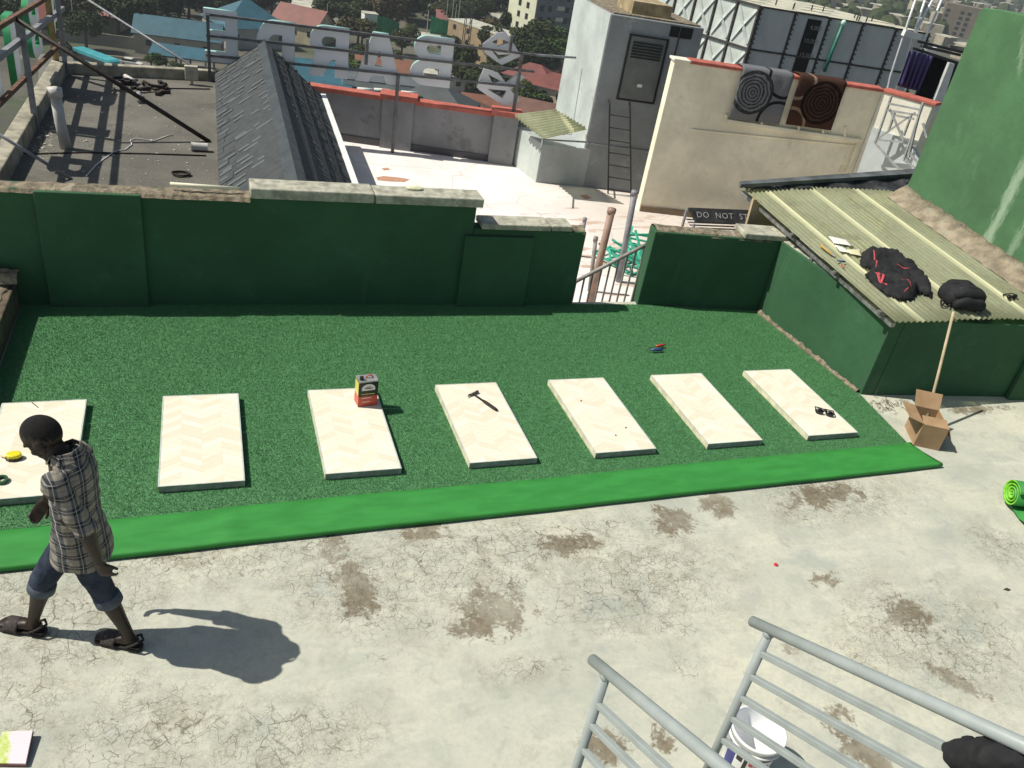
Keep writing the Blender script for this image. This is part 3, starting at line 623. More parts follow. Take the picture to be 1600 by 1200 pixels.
def shingles(E0, G0, E1, G1, ya, yb, cw_, seed):
    """tabs running up the slope in staggered columns, some with a raised strip coloured like a sunlit edge"""
    rs = random.Random(seed); cache = {}
    dirl = (E1-E0).normalized(); upd = (G0-E0).normalized(); sl = (G0-E0).length; n_ = dirl.cross(upd).normalized()
    if n_.z < 0: n_ = -n_
    def piece(nm, w_, l_, t, lift, mt_):
        key = (nm, round(w_, 2), round(l_, 2))
        if key not in cache:
            a = n_*lift; q = [a, a+dirl*w_, a+dirl*w_+upd*l_, a+upd*l_]
            if (q[1]-q[0]).cross(q[2]-q[0]).dot(n_) < 0: q = q[::-1]
            cache[key] = MB().slab(q, t).mesh(nm, mt_)
        o = bpy.data.objects.new(nm, cache[key]); COL.objects.link(o); o.parent = sr; return o
    Lt = (E1-E0).length; s0 = ya; c = 0
    while s0 < yb:
        u = -(c % 3)*.11
        while u < sl-.06:
            l_ = rs.choice((.22,.30,.36)); u0 = max(u, 0); u1 = min(u+l_-.012, sl-.03); u += l_
            if u1-u0 < .05: continue
            lift = rs.choice((.008,.012,.016)); base = E0+dirl*s0+upd*u0-wloc(sr)
            o = piece('shingle', cw_-.010, round(u1-u0, 2), .01, lift, m_sh1); o.location = base
            if rs.random() < .55 and u1-u0 > .15:
                l2 = round((u1-u0)*rs.choice((.55,.7,.85)), 2); o = piece('shingle_lit_edge', .080, l2, .008, .020, m_sh2); o.location = base+dirl*(cw_*rs.choice((.05,.4,.65)))+upd*rs.uniform(0, u1-u0-l2)
        s0 += cw_; c += 1
shingles(LE0, RG0, LE1, RG1, .02, 7.3, .22, 2)
shingles(RE0, RG0, RE1, RG1, .02, 7.3, .22, 3)
obj('ridge_cap', MB().slab([RG1+Vector((-.13,0,-.045)),RG0+Vector((-.13,0,-.045)),RG0+Vector((0,0,.045)),RG1+Vector((0,0,.045))][::-1], .02).slab([RG1+Vector((0,0,.045)),RG0+Vector((0,0,.045)),RG0+Vector((.13,0,-.06)),RG1+Vector((.13,0,-.06))][::-1], .02), m_ridge, sr)
for f_ in (.30, .55, .78): obj('seam', MB().beam(RG1.lerp(RE1, f_)+Vector((.012,0,.028)), RG0.lerp(RE0, f_)+Vector((.012,0,.028)), .03, .015), m_seam, sr)
obj('fascia', MB().beam(RE0+Vector((.06,0,-.05)), RE1+Vector((.06,0,-.05)), .10, .14), mat('white_gutter', (.78,.78,.76), .4, .06), sr)
# ------------------------------------------------------------------ white terrace with grey parapet
k = N('whitewashed_screed'); P_ = k.geo()
c_ = k.mix(k.rng(k.noise(.8, 6, .65, P_), .35, .68), (.72,.665,.645), (.84,.80,.775)); c_ = k.mix(k.rng(k.noise(4, 7, .7, P_), .5, .75, 0, .5), c_, (.60,.54,.50))
pf = k.rng(k.mth('ADD', k.noise(2.3, 6, .6, k.mapping((.6,2,1), co=P_)), k.rng(k.sep(P_)[1], 15.6, 13.6, 0, .12)), .68, .735)
c_ = k.mix(k.mth('MULTIPLY', pf, .7), c_, (.45,.24,.15)); c_ = k.mix(k.rng(k.sep(P_)[0], 5.4, 8.0, 0, .55), c_, (.52,.44,.36))
c_ = k.mix(k.rng(k.vor(.62, 'DISTANCE_TO_EDGE', k.mapping((1,1,0), co=P_)), .008, .0, 0, .5), c_, (.35,.28,.23))
k.base(c_); k.rough(.8); k.bump(k.noise(12, 5, .6, P_), .3, .01); m_white_floor = k.m
tf = obj('terrace_floor', MB().prism([(1.2,8.36),(13.5,8.36),(13.5,15.6),(6.4,17.6),(1.2,18.4)], -2.2, ZT), m_white_floor); tag(tf, kind='structure')
k = N('terracotta_patch'); k.base(k.mix(k.rng(k.noise(20,4,.6), .3,.7), (.40,.20,.12), (.52,.30,.20))); k.rough(.9); m_tc = k.m
for pts_ in (((588,277),(600,275),(622,277),(640,280),(632,284),(606,283),(590,281)), ((596,263),(606,262),(610,265),(600,266)), ((905,305),(915,304),(925,309),(915,311)), ((935,408),(948,410),(944,416),(933,413))):
    q_ = [gz(x, y, ZT+.005) for x, y in pts_]; n_q = (q_[1]-q_[0]).cross(q_[2]-q_[0]); q_ = q_ if n_q.z > 0 else q_[::-1]
    obj('worn_patch', MB().slab(q_, .003), m_tc, tf)
m_grey_r = painted('grey_render', (.27,.268,.275), dirt=(.13,.11,.09), dirt_amt=.5)
m_coping = mat('salmon_coping', (.42,.115,.085), .7, .2, 6, stain=(.35,.12,.09), bump=.2)
PA, PB = Vector((2.0, 18.30, 0)), Vector((6.42, 17.02, 0)); PD = (PB-PA).normalized(); PNv = Vector((-PD.y, PD.x, 0))
def para(u0, u1, y0, y1): return [(PA+PD*u+PNv*v).xy for u, v in ((u0,y0),(u1,y0),(u1,y1),(u0,y1))]
tp = thing('terrace_parapet', 'grey rendered terrace parapet with salmon red coping', 'wall', (4.2, 17.6, ZT))
LP = (PB-PA).length
u1_, u2_ = 1.55, 3.95
def u_of(px, py):
    q = gz(px, py, ZT); return (q-PA).dot(PD)
ua, ub = u_of(592, 232), u_of(640, 240); uc, ud = u_of(762, 262), u_of(797, 266)
for a, b in ((0, ua-.002), (ub+.002, uc-.002)):
    obj('wall_panel', MB().prism(para(a, b, 0, .18), ZT-.9, -.22), m_grey_r, tp); obj('plinth', MB().prism(para(a, b, -.025, -.002), ZT, ZT+.14), painted('dark_plinth', (.13,.12,.125)), tp)
    obj('coping', MB().prism(para(a, b, -.05, .23), -.218, -.12), m_coping, tp, bevel=.012)
for a, b in ((ua, ub), (uc, ud+.05)):
    obj('pier', MB().prism(para(a, b, -.10, .25), ZT-.9, -.16), m_grey_r, tp); obj('coping', MB().prism(para(a-.06, b+.06, -.16, .30), -.158, -.05), m_coping, tp, bevel=.012)
# ------------------------------------------------------------------ grey stair block with louvred door, plinth room, canopy
TA = Vector((7.53, 15.80, 0)); TX = Vector((1, -.22, 0)).normalized(); TY = Vector((.09, 1, 0)).normalized()
def tpt(u, v, z=0): q = TA+TX*u+TY*v; return Vector((q.x, q.y, z))
m_greyblk = painted('grey_block_render', (.27,.285,.295), dirt=(.42,.44,.43), dirt_amt=.5)
blk = thing('lift_block', 'tall grey rendered block with louvred metal door and ladder', 'building', tpt(1, 1, ZT))
obj('wall', MB().prism([tpt(0,0).xy, tpt(1.9,0).xy, tpt(1.9,2.4).xy, tpt(0,2.4).xy], ZT-1, 2.24), m_greyblk, blk, bevel=.015)
m_pale = painted('peeling_sunlit_render', (.48,.52,.50), dirt=(.30,.33,.32), dirt_amt=.5)  # peeling whitewash, paled further so the left face's sun is in the colour
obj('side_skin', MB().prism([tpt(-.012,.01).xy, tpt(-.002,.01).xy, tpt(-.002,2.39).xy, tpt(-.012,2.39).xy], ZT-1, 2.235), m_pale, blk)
obj('roof_top', MB().prism([tpt(.06,.06).xy, tpt(1.84,.06).xy, tpt(1.84,2.34).xy, tpt(.06,2.34).xy], 2.241, 2.27), m_rubble, blk)
obj('roof_kerb', MB().prism([tpt(.5,.3).xy, tpt(1.3,.3).xy, tpt(1.3,1.2).xy, tpt(.5,1.2).xy], 2.27, 2.5), mat('tan_block', (.34,.27,.16), .9, .3, 6, bump=.4), blk)
m_doorg = mat('grey_steel_door', (.145,.155,.15), .5, .15, 4, stain=(.1,.1,.1)); m_slot = mat('dark_slot', (.015,.015,.016), .7)
d0, d1, dz0, dz1 = .47, 1.20, .72, 1.92
dr = obj('door', MB().prism([tpt(d0,-.03).xy, tpt(d1,-.03).xy, tpt(d1,-.003).xy, tpt(d0,-.003).xy], dz0, dz1), m_doorg, blk, bevel=.006)
for a, b, z0, z1 in ((d0-.035,d0-.002,dz0-.03,dz1+.03),(d1+.002,d1+.035,dz0-.03,dz1+.03)): obj('door_frame', MB().prism([tpt(a,-.045).xy,tpt(b,-.045).xy,tpt(b,-.004).xy,tpt(a,-.004).xy], z0, z1), m_slot, dr)
for z0, z1 in ((dz0-.03,dz0-.002),(dz1+.002,dz1+.03)): obj('door_frame', MB().prism([tpt(d0,-.045).xy,tpt(d1,-.045).xy,tpt(d1,-.004).xy,tpt(d0,-.004).xy], z0, z1), m_slot, dr)
for i in range(6): obj('louvre', MB().prism([tpt(d0+.06,-.05).xy,tpt(d1-.06,-.05).xy,tpt(d1-.06,-.031).xy,tpt(d0+.06,-.031).xy], dz1-.40+i*.055, dz1-.375+i*.055), m_slot, dr)
obj('notice', MB().prism([tpt(.80,-.036).xy,tpt(.90,-.036).xy,tpt(.90,-.031).xy,tpt(.80,-.031).xy], .98, 1.04), m_white_pl, dr)
obj('conduit', MB().tube([tpt(1.42,-.03,2.2),tpt(1.40,-.03,.6)], .015, 6), m_slot, blk)
obj('vent_opening', MB().prism([tpt(1.22,-.012).xy,tpt(1.68,-.012).xy,tpt(1.68,-.002).xy,tpt(1.22,-.002).xy], 2.0, 2.2), m_slot, blk)
obj('ledge', MB().prism([tpt(.0,-.03).xy,tpt(1.9,-.03).xy,tpt(1.9,-.002).xy,tpt(0,-.002).xy], -.33, -.26), m_greyblk, blk)
m_black_metal = mat('black_iron', (.025,.022,.02), .6, .3, 10)
ld = thing('ladder', 'thin black iron ladder leaning on the grey block', 'ladder', tpt(.7,-.3,ZT))
la0, la1 = gz(950,303,ZT), gz(986,309,ZT); t0_, t1_ = tpt(.30,-.06,.62), tpt(.73,-.06,.62)
for a, b in ((la0, t0_), (la1, t1_)): obj('stile', MB().tube([a, a.lerp(b, .985), b+Vector((0,.05,.03))], .016, 6), m_black_metal, ld)
for i in range(7): obj('rung', MB().tube([la0.lerp(t0_, .06+i*.135), la1.lerp(t1_, .06+i*.135)], .012, 6), m_black_metal, ld)
# plinth room below the plastic canopy
pr_ = thing('service_box', 'low grey rendered service box with ribbed plastic canopy', 'utility box', gz(840,285,ZT))
b0, b1, b2 = gz(838,285,ZT), gz(914,292,ZT), gz(800,256,ZT)
obj('box_wall', MB().prism([b0.xy, b1.xy, (b1.x+.1, b2.y+.1), b2.xy], ZT-.9, -.38), painted('pale_grey_render', (.36,.385,.385)), pr_, bevel=.012)
nb = (b2-b0).normalized(); nbn = Vector((nb.y,-nb.x,0)); nbn = nbn if nbn.x < 0 else -nbn
obj('side_skin', MB().prism([(b0+nb*.01).xy, (b0+nb*.01+nbn*.012).xy, (b2+nbn*.012).xy, b2.xy], ZT, -.385), m_pale, pr_)  # sun on the box's left face is put into this paler skin
def canopy():
    c0, c1, c2, c3 = gz(803,180,-.02), gz(868,172,.30), gz(917,201,.22), gz(848,216,-.06); mb = MB(); n = 10*8; m_ = 5
    for j in range(m_+1):
        for i in range(n+1):
            u, v = i/n, j/m_; p = c0.lerp(c3, u).lerp(c1.lerp(c2, u), v); mb.v.append((p.x, p.y, p.z+.030*math.sin(u*10*2*math.pi)))
    for j in range(m_):
        for i in range(n): mb.f.append((j*(n+1)+i, j*(n+1)+i+1, (j+1)*(n+1)+i+1, (j+1)*(n+1)+i)); mb.mi.append(0)
    return mb
o = obj('canopy_sheet', canopy(), m_poly, pr_, smooth=True); o.modifiers.new('t','SOLIDIFY').thickness = .004
for a, b in (((848,218),(916,222)),((848,218),(845,233)),((916,202),(916,222))):
    A_ = gz(*a, -.12); B_ = gz(*b, -.12); obj('canopy_frame', MB().tube([A_, B_], .018, 6), m_grey_tube, pr_)
# ------------------------------------------------------------------ cream wall with rugs
CA = Vector((8.36, 14.45, 0)); CD = Vector((1, -.225, 0)).normalized(); CNv = Vector((-CD.y, CD.x, 0))
def cp(px, py, off=0): return gp(px, py, CA+CNv*off, CNv)
def cpt(u, v, z=0): q = CA+CD*u+CNv*v; return Vector((q.x, q.y, z))
m_cream = painted('cream_render', (.84,.77,.60), dirt=(.42,.34,.22), dirt_amt=.25, streak=False); m_cream_w = painted('cream_white_render', (.76,.73,.62), streak=False)
cw = thing('cream_wall', 'tall cream rendered wall with red coping and moulded plaster bands', 'wall', cpt(2, 0, ZT))
cu_end = (cp(1380,140)-CA).dot(CD)
obj('wall_panel', MB().prism([cpt(0,0).xy, cpt(cu_end,0).xy, cpt(cu_end,.26).xy, cpt(0,.26).xy], ZT-.5, 1.74), m_cream, cw, bevel=.012)
CE = cpt(cu_end, 0); Rt = Vector((.48, -.88, 0)).normalized(); Rn = Vector((.88, .48, 0)).normalized()
obj('wall_return', MB().prism([CE.xy, (CE+Rt*1.0).xy, (CE+Rt*1.0+Rn*.26).xy, (CE+Rn*.26).xy], ZT-.5, 1.745), m_cream_w, cw, bevel=.012)
obj('coping', MB().prism([cpt(.30,-.04).xy, cpt(cu_end,-.04).xy, cpt(cu_end+.05,.30).xy, cpt(.30,.30).xy], 1.742, 1.80), m_coping, cw, bevel=.01)
obj('coping', MB().prism([(CE-Rn*.03).xy, (CE+Rt*1.05-Rn*.03).xy, (CE+Rt*1.05+Rn*.3).xy, (CE+Rn*.3).xy], 1.748, 1.806), m_coping, cw, bevel=.01)
obj('coping', MB().prism([cpt(-.03,-.04).xy, cpt(.298,-.04).xy, cpt(.298,.30).xy, cpt(-.03,.30).xy], 1.742, 1.79), m_cream_w, cw, bevel=.01)
def band(pa, pb, t=.075, d=.06): a, b = cp(*pa), cp(*pb); obj('plaster_band', MB().beam(a-CNv*d/2, b-CNv*d/2, d, t), m_cream, cw, bevel=.01)
band((1135,188),(1345,220)); band((1080,202),(1340,228),.03,.02); band((1135,178),(1132,192),.05); band((1342,220),(1322,270),.06); band((1330,226),(1312,270),.035,.03)
for x in (1190, 1248, 1286, 1320): band((x,186+(x-1190)*.09),(x-2,200+(x-1190)*.14),.05,.05)
obj('skirting', MB().prism([cpt(.02,-.03).xy, cpt(3.4,-.03).xy, cpt(3.4,-.002).xy, cpt(.02,-.002).xy], ZT, ZT+.12), painted('stained_skirting', (.24,.18,.12)), cw)
def rug_mat(name, base, ring, dark, line, u0, z0, swirl):
    k = N(name); P_ = k.geo(); x, y, z = k.sep(P_)
    sh = k.n('ShaderNodeVectorMath', operation='DOT_PRODUCT'); k.l(P_, sh.inputs[0]); sh.inputs[1].default_value = CD
    u = k.mth('SUBTRACT', sh.outputs['Value'], float(CA.dot(CD))+u0); v = k.mth('SUBTRACT', z, z0)
    def rad(cu, cv): return k.mth('SQRT', k.mth('ADD', k.mth('POWER', k.mth('SUBTRACT', u, cu), 2), k.mth('POWER', k.mth('SUBTRACT', v, cv), 2)))
    r = rad(*swirl); rn = k.mth('ADD', r, k.mth('MULTIPLY', k.noise(5, 4, .6, P_), .11))
    rings = k.rng(k.mth('SINE', k.mth('MULTIPLY', rn, 95)), .1, .6); inside = k.rng(r, .40, .37)
    col = k.mix(k.mth('MULTIPLY', rings, inside), base, ring)
    arc1 = k.rng(k.mth('ABSOLUTE', k.mth('SUBTRACT', rad(*line[0]), line[0+1])), .035, .022)
    arc2 = k.rng(k.mth('ABSOLUTE', k.mth('SUBTRACT', rad(*line[2]), line[3])), .035, .022)
    out_ = k.mth('SUBTRACT', 1., inside)
    col = k.mix(k.mth('MULTIPLY', k.mth('MAXIMUM', arc1, arc2), out_), col, dark)
    c3 = k.rng(k.mth('ABSOLUTE', k.mth('SUBTRACT', r, .385)), .03, .015); col = k.mix(c3, col, ring)
    col = k.mix(k.rng(k.noise(60, 3, .6, P_), .4, .7, 0, .25), col, tuple(q*.6 for q in base))
    k.base(col); k.rough(.95); k.b.inputs['Specular IOR Level'].default_value = .1; k.bump(k.noise(220, 2, .5, P_), .8, .01); return k.m
def rug(label, pa, pb, mt):
    u0 = (cp(*pa)-CA).dot(CD); u1 = (cp(*pb)-CA).dot(CD); zb = (cp(pa[0]-12, pa[1]+80).z)
    mb = MB(); prof = [(-.075,zb),(-.07,zb+.3),(-.062,zb+.6),(-.066,1.76),(-.045,1.815),(.02,1.828),(.26,1.828),(.33,1.80),(.335,1.45)]; n = 18; m_ = len(prof)
    for i in range(n+1):
        u = u0+(u1-u0)*i/n
        for j, (v, z) in enumerate(prof): q = cpt(u, v-(.010*math.sin(i*1.3)*(1 if j < 3 else 0)), z); mb.v.append(tuple(q))
    for i in range(n):
        for j in range(m_-1): mb.f.append((i*m_+j, (i+1)*m_+j, (i+1)*m_+j+1, i*m_+j+1)); mb.mi.append(0)
    o = obj('rug', mb, mt(u0, zb), smooth=True); s_ = o.modifiers.new('t','SOLIDIFY'); s_.thickness = .012; s_.offset = 1
    return tag(o, label, 'rug')
rug('grey and black shaggy rug with swirl rings hung over the cream wall', (1160,104), (1240,114), lambda u0, zb: rug_mat('grey_rug', (.17,.175,.19), (.03,.03,.034), (.008,.008,.01), [(.92,.86),.36,(.92,.05),.36], u0, zb, (.32,.52)))
rug('brown shaggy rug with dark rings hung over the cream wall', (1250,114), (1323,124), lambda u0, zb: rug_mat('brown_rug', (.060,.030,.022), (.010,.006,.005), (.28,.19,.13), [(.04,.80),.30,(.06,.02),.30], u0, zb, (.58,.48)))
# blackboard bench: DO NOT ST...
bb = thing('chalk_board', 'black board chalked DO NOT lying on a rack by the cream wall', 'sign', gz(1130,350,ZT))
m_bb = mat('black_board', (.022,.022,.024), .6, .4, 5, stain=(.06,.06,.06))
q0, q1, q2, q3 = gz(1088,346,-.95), gz(1220,352,-.95), gz(1222,330,-.75), gz(1076,324,-.75)
obj('board', MB().slab([q0,q1,q2,q3], .05), m_bb, bb, bevel=.005)
for p_ in (q0, q1, q2, q3): obj('leg', MB().beam(Vector((p_.x*.997, p_.y, ZT)), Vector((p_.x*.997, p_.y, p_.z-.055)), .04), m_grey_tube, bb)
for i in range(5): a_ = q0.lerp(q3, i/5+.1)-Vector((0,0,.22)); b_ = q1.lerp(q2, i/5+.1)-Vector((0,0,.22)); obj('slat', MB().beam(a_, b_, .04, .02), m_grey_tube, bb)
def text_mesh(name, body, size, mt, ext=.001, space=1.0):
    cu = bpy.data.curves.new(name, 'FONT'); cu.body = body; cu.size = size; cu.extrude = ext; cu.space_character = space; cu.align_x = 'LEFT'; cu.resolution_u = 3
    t_ = bpy.data.objects.new('tmp', cu); COL.objects.link(t_); dg = bpy.context.evaluated_depsgraph_get()
    me = bpy.data.meshes.new_from_object(t_.evaluated_get(dg)); bpy.data.objects.remove(t_); me.materials.clear(); me.materials.append(mt); me.name = name; return me
m_chalk = mat('chalk', (.26,.26,.26), .9, .3, 60)
tx = obj('chalk_lettering', text_mesh('chalk_lettering', 'DO  NOT  ST', .175, m_chalk, .001, 1.15), None, bb)
r_ = (q1-q0).normalized(); n_ = (q1-q0).cross(q3-q0).normalized(); u_ = n_.cross(r_); o_ = q0.lerp(q3, .30)+r_*.06+n_*.004-wloc(bb)
tx.matrix_local = Matrix(((r_.x,u_.x,n_.x,o_.x),(r_.y,u_.y,n_.y,o_.y),(r_.z,u_.z,n_.z,o_.z),(0,0,0,1)))
# ------------------------------------------------------------------ gate opening: stair rail, poles, green chairs
m_railp = mat('worn_grey_rail', (.27,.25,.23), .55, .3, 10, stain=(.2,.13,.08))
gs = thing('stair_rail', 'slanting grey stair rail with balusters behind the gate opening', 'railing', (4.6, 8.3, ZT))
ra, rb = gy(880,450,8.28), gy(1040,366,8.28)
obj('handrail', MB().tube([ra, rb], .024, 8), m_railp, gs, smooth=True)
for i in range(12):
    t = (gy(900+i*13.5, 440-i*6.9, 8.28).x-ra.x)/(rb.x-ra.x); p_ = ra.lerp(rb, t)
    obj('baluster', MB().tube([p_, Vector((p_.x, p_.y, p_.z-1.05))], .012, 6), m_railp, gs)
obj('stringer', MB().beam(ra+Vector((-.9,0,-1.75)), rb+Vector((.2,0,-1.0)), .06, .2), m_railp, gs)
st = thing('outside_stair', 'concrete stair going down behind the parapet wall', 'stairs', (4, 8.35, ZT))
for i in range(6): obj('step', MB().bx(4.9-.28*(i+1), 4.9-.28*i, 8.242, 8.40, ZT, -.18-.17*i), m_cap, st)
for nm, lb, base, top_, r, mt_ in (
  ('pole', 'thick brown pipe pole standing beyond the gate opening', (920,480), (956,328), .055, mat('brown_pipe', (.33,.22,.17), .6, .25, 6)),
  ('pole', 'tall grey pipe pole with collar beyond the gate opening', (966,440), (992,300), .05, m_grey_tube),
  ('pole', 'thin pale pipe pole nearest the parapet end', (921,455), (931,372), .032, m_railp),
  ('pole', 'short thin pipe stub showing over the parapet end', (905,400), (914,342), .03, m_grey_tube)):
    b_ = gz(*base, ZT); t_ = gp(*top_, b_, (b_.x, b_.y, 0)); R_ = thing(nm, lb, 'pole', b_)
    obj('shaft', MB().tube([b_, t_], r, 10), mt_, R_, smooth=True); obj('cap', MB().tube([t_-Vector((0,0,.05)), t_+Vector((0,0,.02))], r*1.18, 10), mt_, R_, smooth=True)
m_teal = mat('teal_paint', (.055,.40,.27), .5, .2, 8)
def chair_frame(label, c, rz, tilt):
    R_ = thing('folded_chair', label, 'chair', c, 'teal chair frames lying beyond the gate')
    M = Matrix.Rotation(rz, 3, 'Z') @ Matrix.Rotation(tilt, 3, 'X')
    def b(name, p, q, w_=.035): obj(name, MB().beam(Vector(c)+M @ Vector(p), Vector(c)+M @ Vector(q), w_, .03), m_teal, R_)
    for x in (-.24, .24): b('leg', (x,-.45,.03), (x,.45,.03)); b('leg', (x*.8,-.3,.12), (x*.8,.4,.2))
    for y in (-.42, -.14, .14, .42): b('slat', (-.24,y,.03), (.24,y,.03))
    for y in (-.05, .12): b('slat', (-.2,y,.16), (.2,y,.16))
for i, (px, py, rz, tl, lb) in enumerate(((968,412,.5,.1,'teal folded chair frame lying flat beneath the tall grey pole'),(995,400,-.5,.35,'teal folded chair frame leaning on the pile beyond the gate'),(985,424,1.2,.15,'teal folded chair frame by the gate post side'),(1005,418,.1,.6,'teal chair frame standing on edge in the pile'))):
    c_ = gz(px, py, ZT); c_.z = ZT+.03+.06*i; chair_frame(lb, c_, rz, tl)
# ------------------------------------------------------------------ pressed steel water tank behind the cream wall
TP = gy(1178, 50, 20.0); TZ0, TZ1 = -.6, 2.33
m_tank = mat('weathered_tank_steel', (.50,.51,.51), .55, .18, 1.2, metal=0, stain=(.34,.34,.34), stretch=(1,1,.4), bump=.15, bscale=4)
m_tank_l = mat('galvanised_tank_steel', (.56,.60,.57), .5, .15, 2, metal=0, stain=(.28,.28,.25))
m_flange = mat('dark_flange', (.055,.052,.05), .6, .4, 12, stain=(.12,.07,.04))
tk = thing('water_tank', 'large grey pressed steel panel water tank behind the cream wall', 'water tank', TP)
TL = Vector((-.30, .95, 0)).normalized()
def tq(u, v, z): q = TP+CD*u+TL*v; return Vector((q.x, q.y, z))
NU, PW, PH = 5, .955, 1.04
zs = [TZ1-PH*2.8, TZ1-PH*2, TZ1-PH, TZ1]
obj('tank_core', MB().prism([tq(.01,.01,0).xy, tq(NU*PW-.01,.01,0).xy, tq(NU*PW-.01,3.9,0).xy, tq(.01,3.9,0).xy], zs[0], TZ1-.02), m_tank, tk)
for i in range(NU):
    for j in range(3):
        obj('tank_panel', MB().slab([tq(i*PW+.02,-.012,zs[j]+.02), tq((i+1)*PW-.02,-.012,zs[j]+.02), tq((i+1)*PW-.02,-.012,zs[j+1]-.02), tq(i*PW+.02,-.012,zs[j+1]-.02)], .02), m_tank, tk, bevel=.008)
for i in range(NU+1): obj('flange', MB().beam(tq(i*PW,-.02,zs[0]), tq(i*PW,-.02,TZ1), .035, .05), m_flange, tk)
for j in range(1, 4): obj('flange', MB().beam(tq(-.02,-.022,zs[j]), tq(NU*PW+.02,-.022,zs[j]), .05, .035), m_flange, tk)
rs = random.Random(3); bolts = MB()
for i in range(NU+1):
    z = zs[0]+.1
    while z < TZ1:
        for s_ in (-.03, .03): bolts.box(tq(i*PW+s_, -.045, z), (.03,.03,.03))
        z += .12
obj('bolt_rows', bolts, m_flange, tk)['kind'] = 'stuff'
# left face: embossed panels with X creases
def xpanel(v0, v1, z0, z1):
    mb = MB(); a, b, c, d = tq(-.012,v1,z0), tq(-.012,v0,z0), tq(-.012,v0,z1), tq(-.012,v1,z1); mb.slab([a,b,c,d], .02)
    ctr = (a+b+c+d)/4-CD*.03
    for p in (a,b,c,d):
        q = p.lerp(ctr, .16); mb.beam(q-CD*.0, ctr, .09, .03, up=(-1,0,0))
    return mb
for i in range(5):
    for j in range(3): obj('tank_panel', xpanel(i*.74+.03, (i+1)*.74-.03, zs[j]+.02, zs[j+1]-.02), m_tank_l, tk)
for i in range(5): obj('flange', MB().beam(tq(-.03,i*.74,zs[0]), tq(-.03,i*.74,TZ1), .05, .07), m_flange, tk)
for j in range(1, 4): obj('flange', MB().beam(tq(-.03,0,zs[j]), tq(-.03,3.95,zs[j]), .06, .05), m_flange, tk)
m_ttop = mat('dusty_tank_top', (.46,.45,.36), .8, .25, 1.5, stain=(.50,.28,.12), stain_amt=.9)
for i in range(5):
    for j in range(4): obj('top_panel', MB().prism([tq(i*PW+.02,j*.98+.02,0).xy, tq((i+1)*PW-.02,j*.98+.02,0).xy, tq((i+1)*PW-.02,(j+1)*.98-.02,0).xy, tq(i*PW+.02,(j+1)*.98-.02,0).xy], TZ1-.018, TZ1+.015+.01*((i*3+j)%2)), m_ttop, tk)
for i in range(12): a_ = tq(rs.uniform(0,4.5), rs.uniform(0,1.5), TZ1+.02); obj('top_bracket', MB().beam(a_, a_+Vector((0,0,.14)), .025), m_flange, tk)
# gauge strip with white figures
u_g = (gp(1262,60,TP,CNv)-TP).dot(CD)
gs_ = obj('level_gauge', MB().slab([tq(u_g-.19,-.05,zs[0]), tq(u_g+.19,-.05,zs[0]), tq(u_g+.19,-.05,TZ1-.1), tq(u_g-.19,-.05,TZ1-.1)], .02), mat('black_gauge', (.008,.008,.009), .5), tk)
for px, py, s_ in ((1268,46,'4,000'),(1258,66,'10,000'),(1251,88,'15,000')):
    p_ = gp(px-2, py, TP-CNv*.06, CNv); t_ = obj('gauge_figure', text_mesh('gauge_figure', s_, .15, m_chalk), None, tk)
    o_ = p_-wloc(tk)-CD*.02; t_.matrix_local = Matrix(((CD.x,0,-CNv.x,o_.x),(CD.y,0,-CNv.y,o_.y),(0,1,0,o_.z),(0,0,0,1)))
u_p = (gp(1312,50,TP,CNv)-TP).dot(CD)
obj('green_pipe', MB().tube([gp(1317,38,TP-CNv*.10,CNv), gp(1300,80,TP-CNv*.10,CNv), gp(1288,112,TP-CNv*.10,CNv)], .045, 8), mat('green_pvc', (.03,.17,.12), .45), tk, smooth=True)
p_ = gp(1318,36,TP-CNv*.10,CNv); obj('valve', MB().ell(p_, (.07,.07,.08)), mat('pale_valve', (.5,.7,.62), .4), tk, smooth=True)
# pale pipes rising by the tank
m_gpipe = mat('galvanised_pipe', (.62,.63,.64), .4, .1, 6, metal=.2)
PP_ = gy(1420, 60, 15.0)
for i, (pts, lb) in enumerate(((((1431,-2),(1413,52),(1391,120),(1388,135)), 'galvanised pipe bending down in front of the tank end'), (((1446,-2),(1428,52),(1415,100)), 'straight galvanised pipe beside the tank end'), (((1458,-2),(1436,40),(1430,56),(1418,92)), 'kinked galvanised pipe by the purple sheet'), (((1472,-2),(1447,57)), 'galvanised pipe standing clear of the tank'))):
    P3 = [gp(x, y, PP_, CNv) for x, y in pts]; P3.append(Vector((P3[-1].x, P3[-1].y, -1.2)))
    tag(obj('riser_pipe', MB().tube(P3, .024, 8), m_gpipe, smooth=True), lb, 'pipe', 'riser pipes by the tank')
tag(obj('pipe_bracket', MB().beam(gp(1410,50,PP_,CNv)-CNv*.05, gp(1436,58,PP_,CNv)-CNv*.05, .12), m_white_pl), 'white bracket clamping the riser pipes', 'bracket')
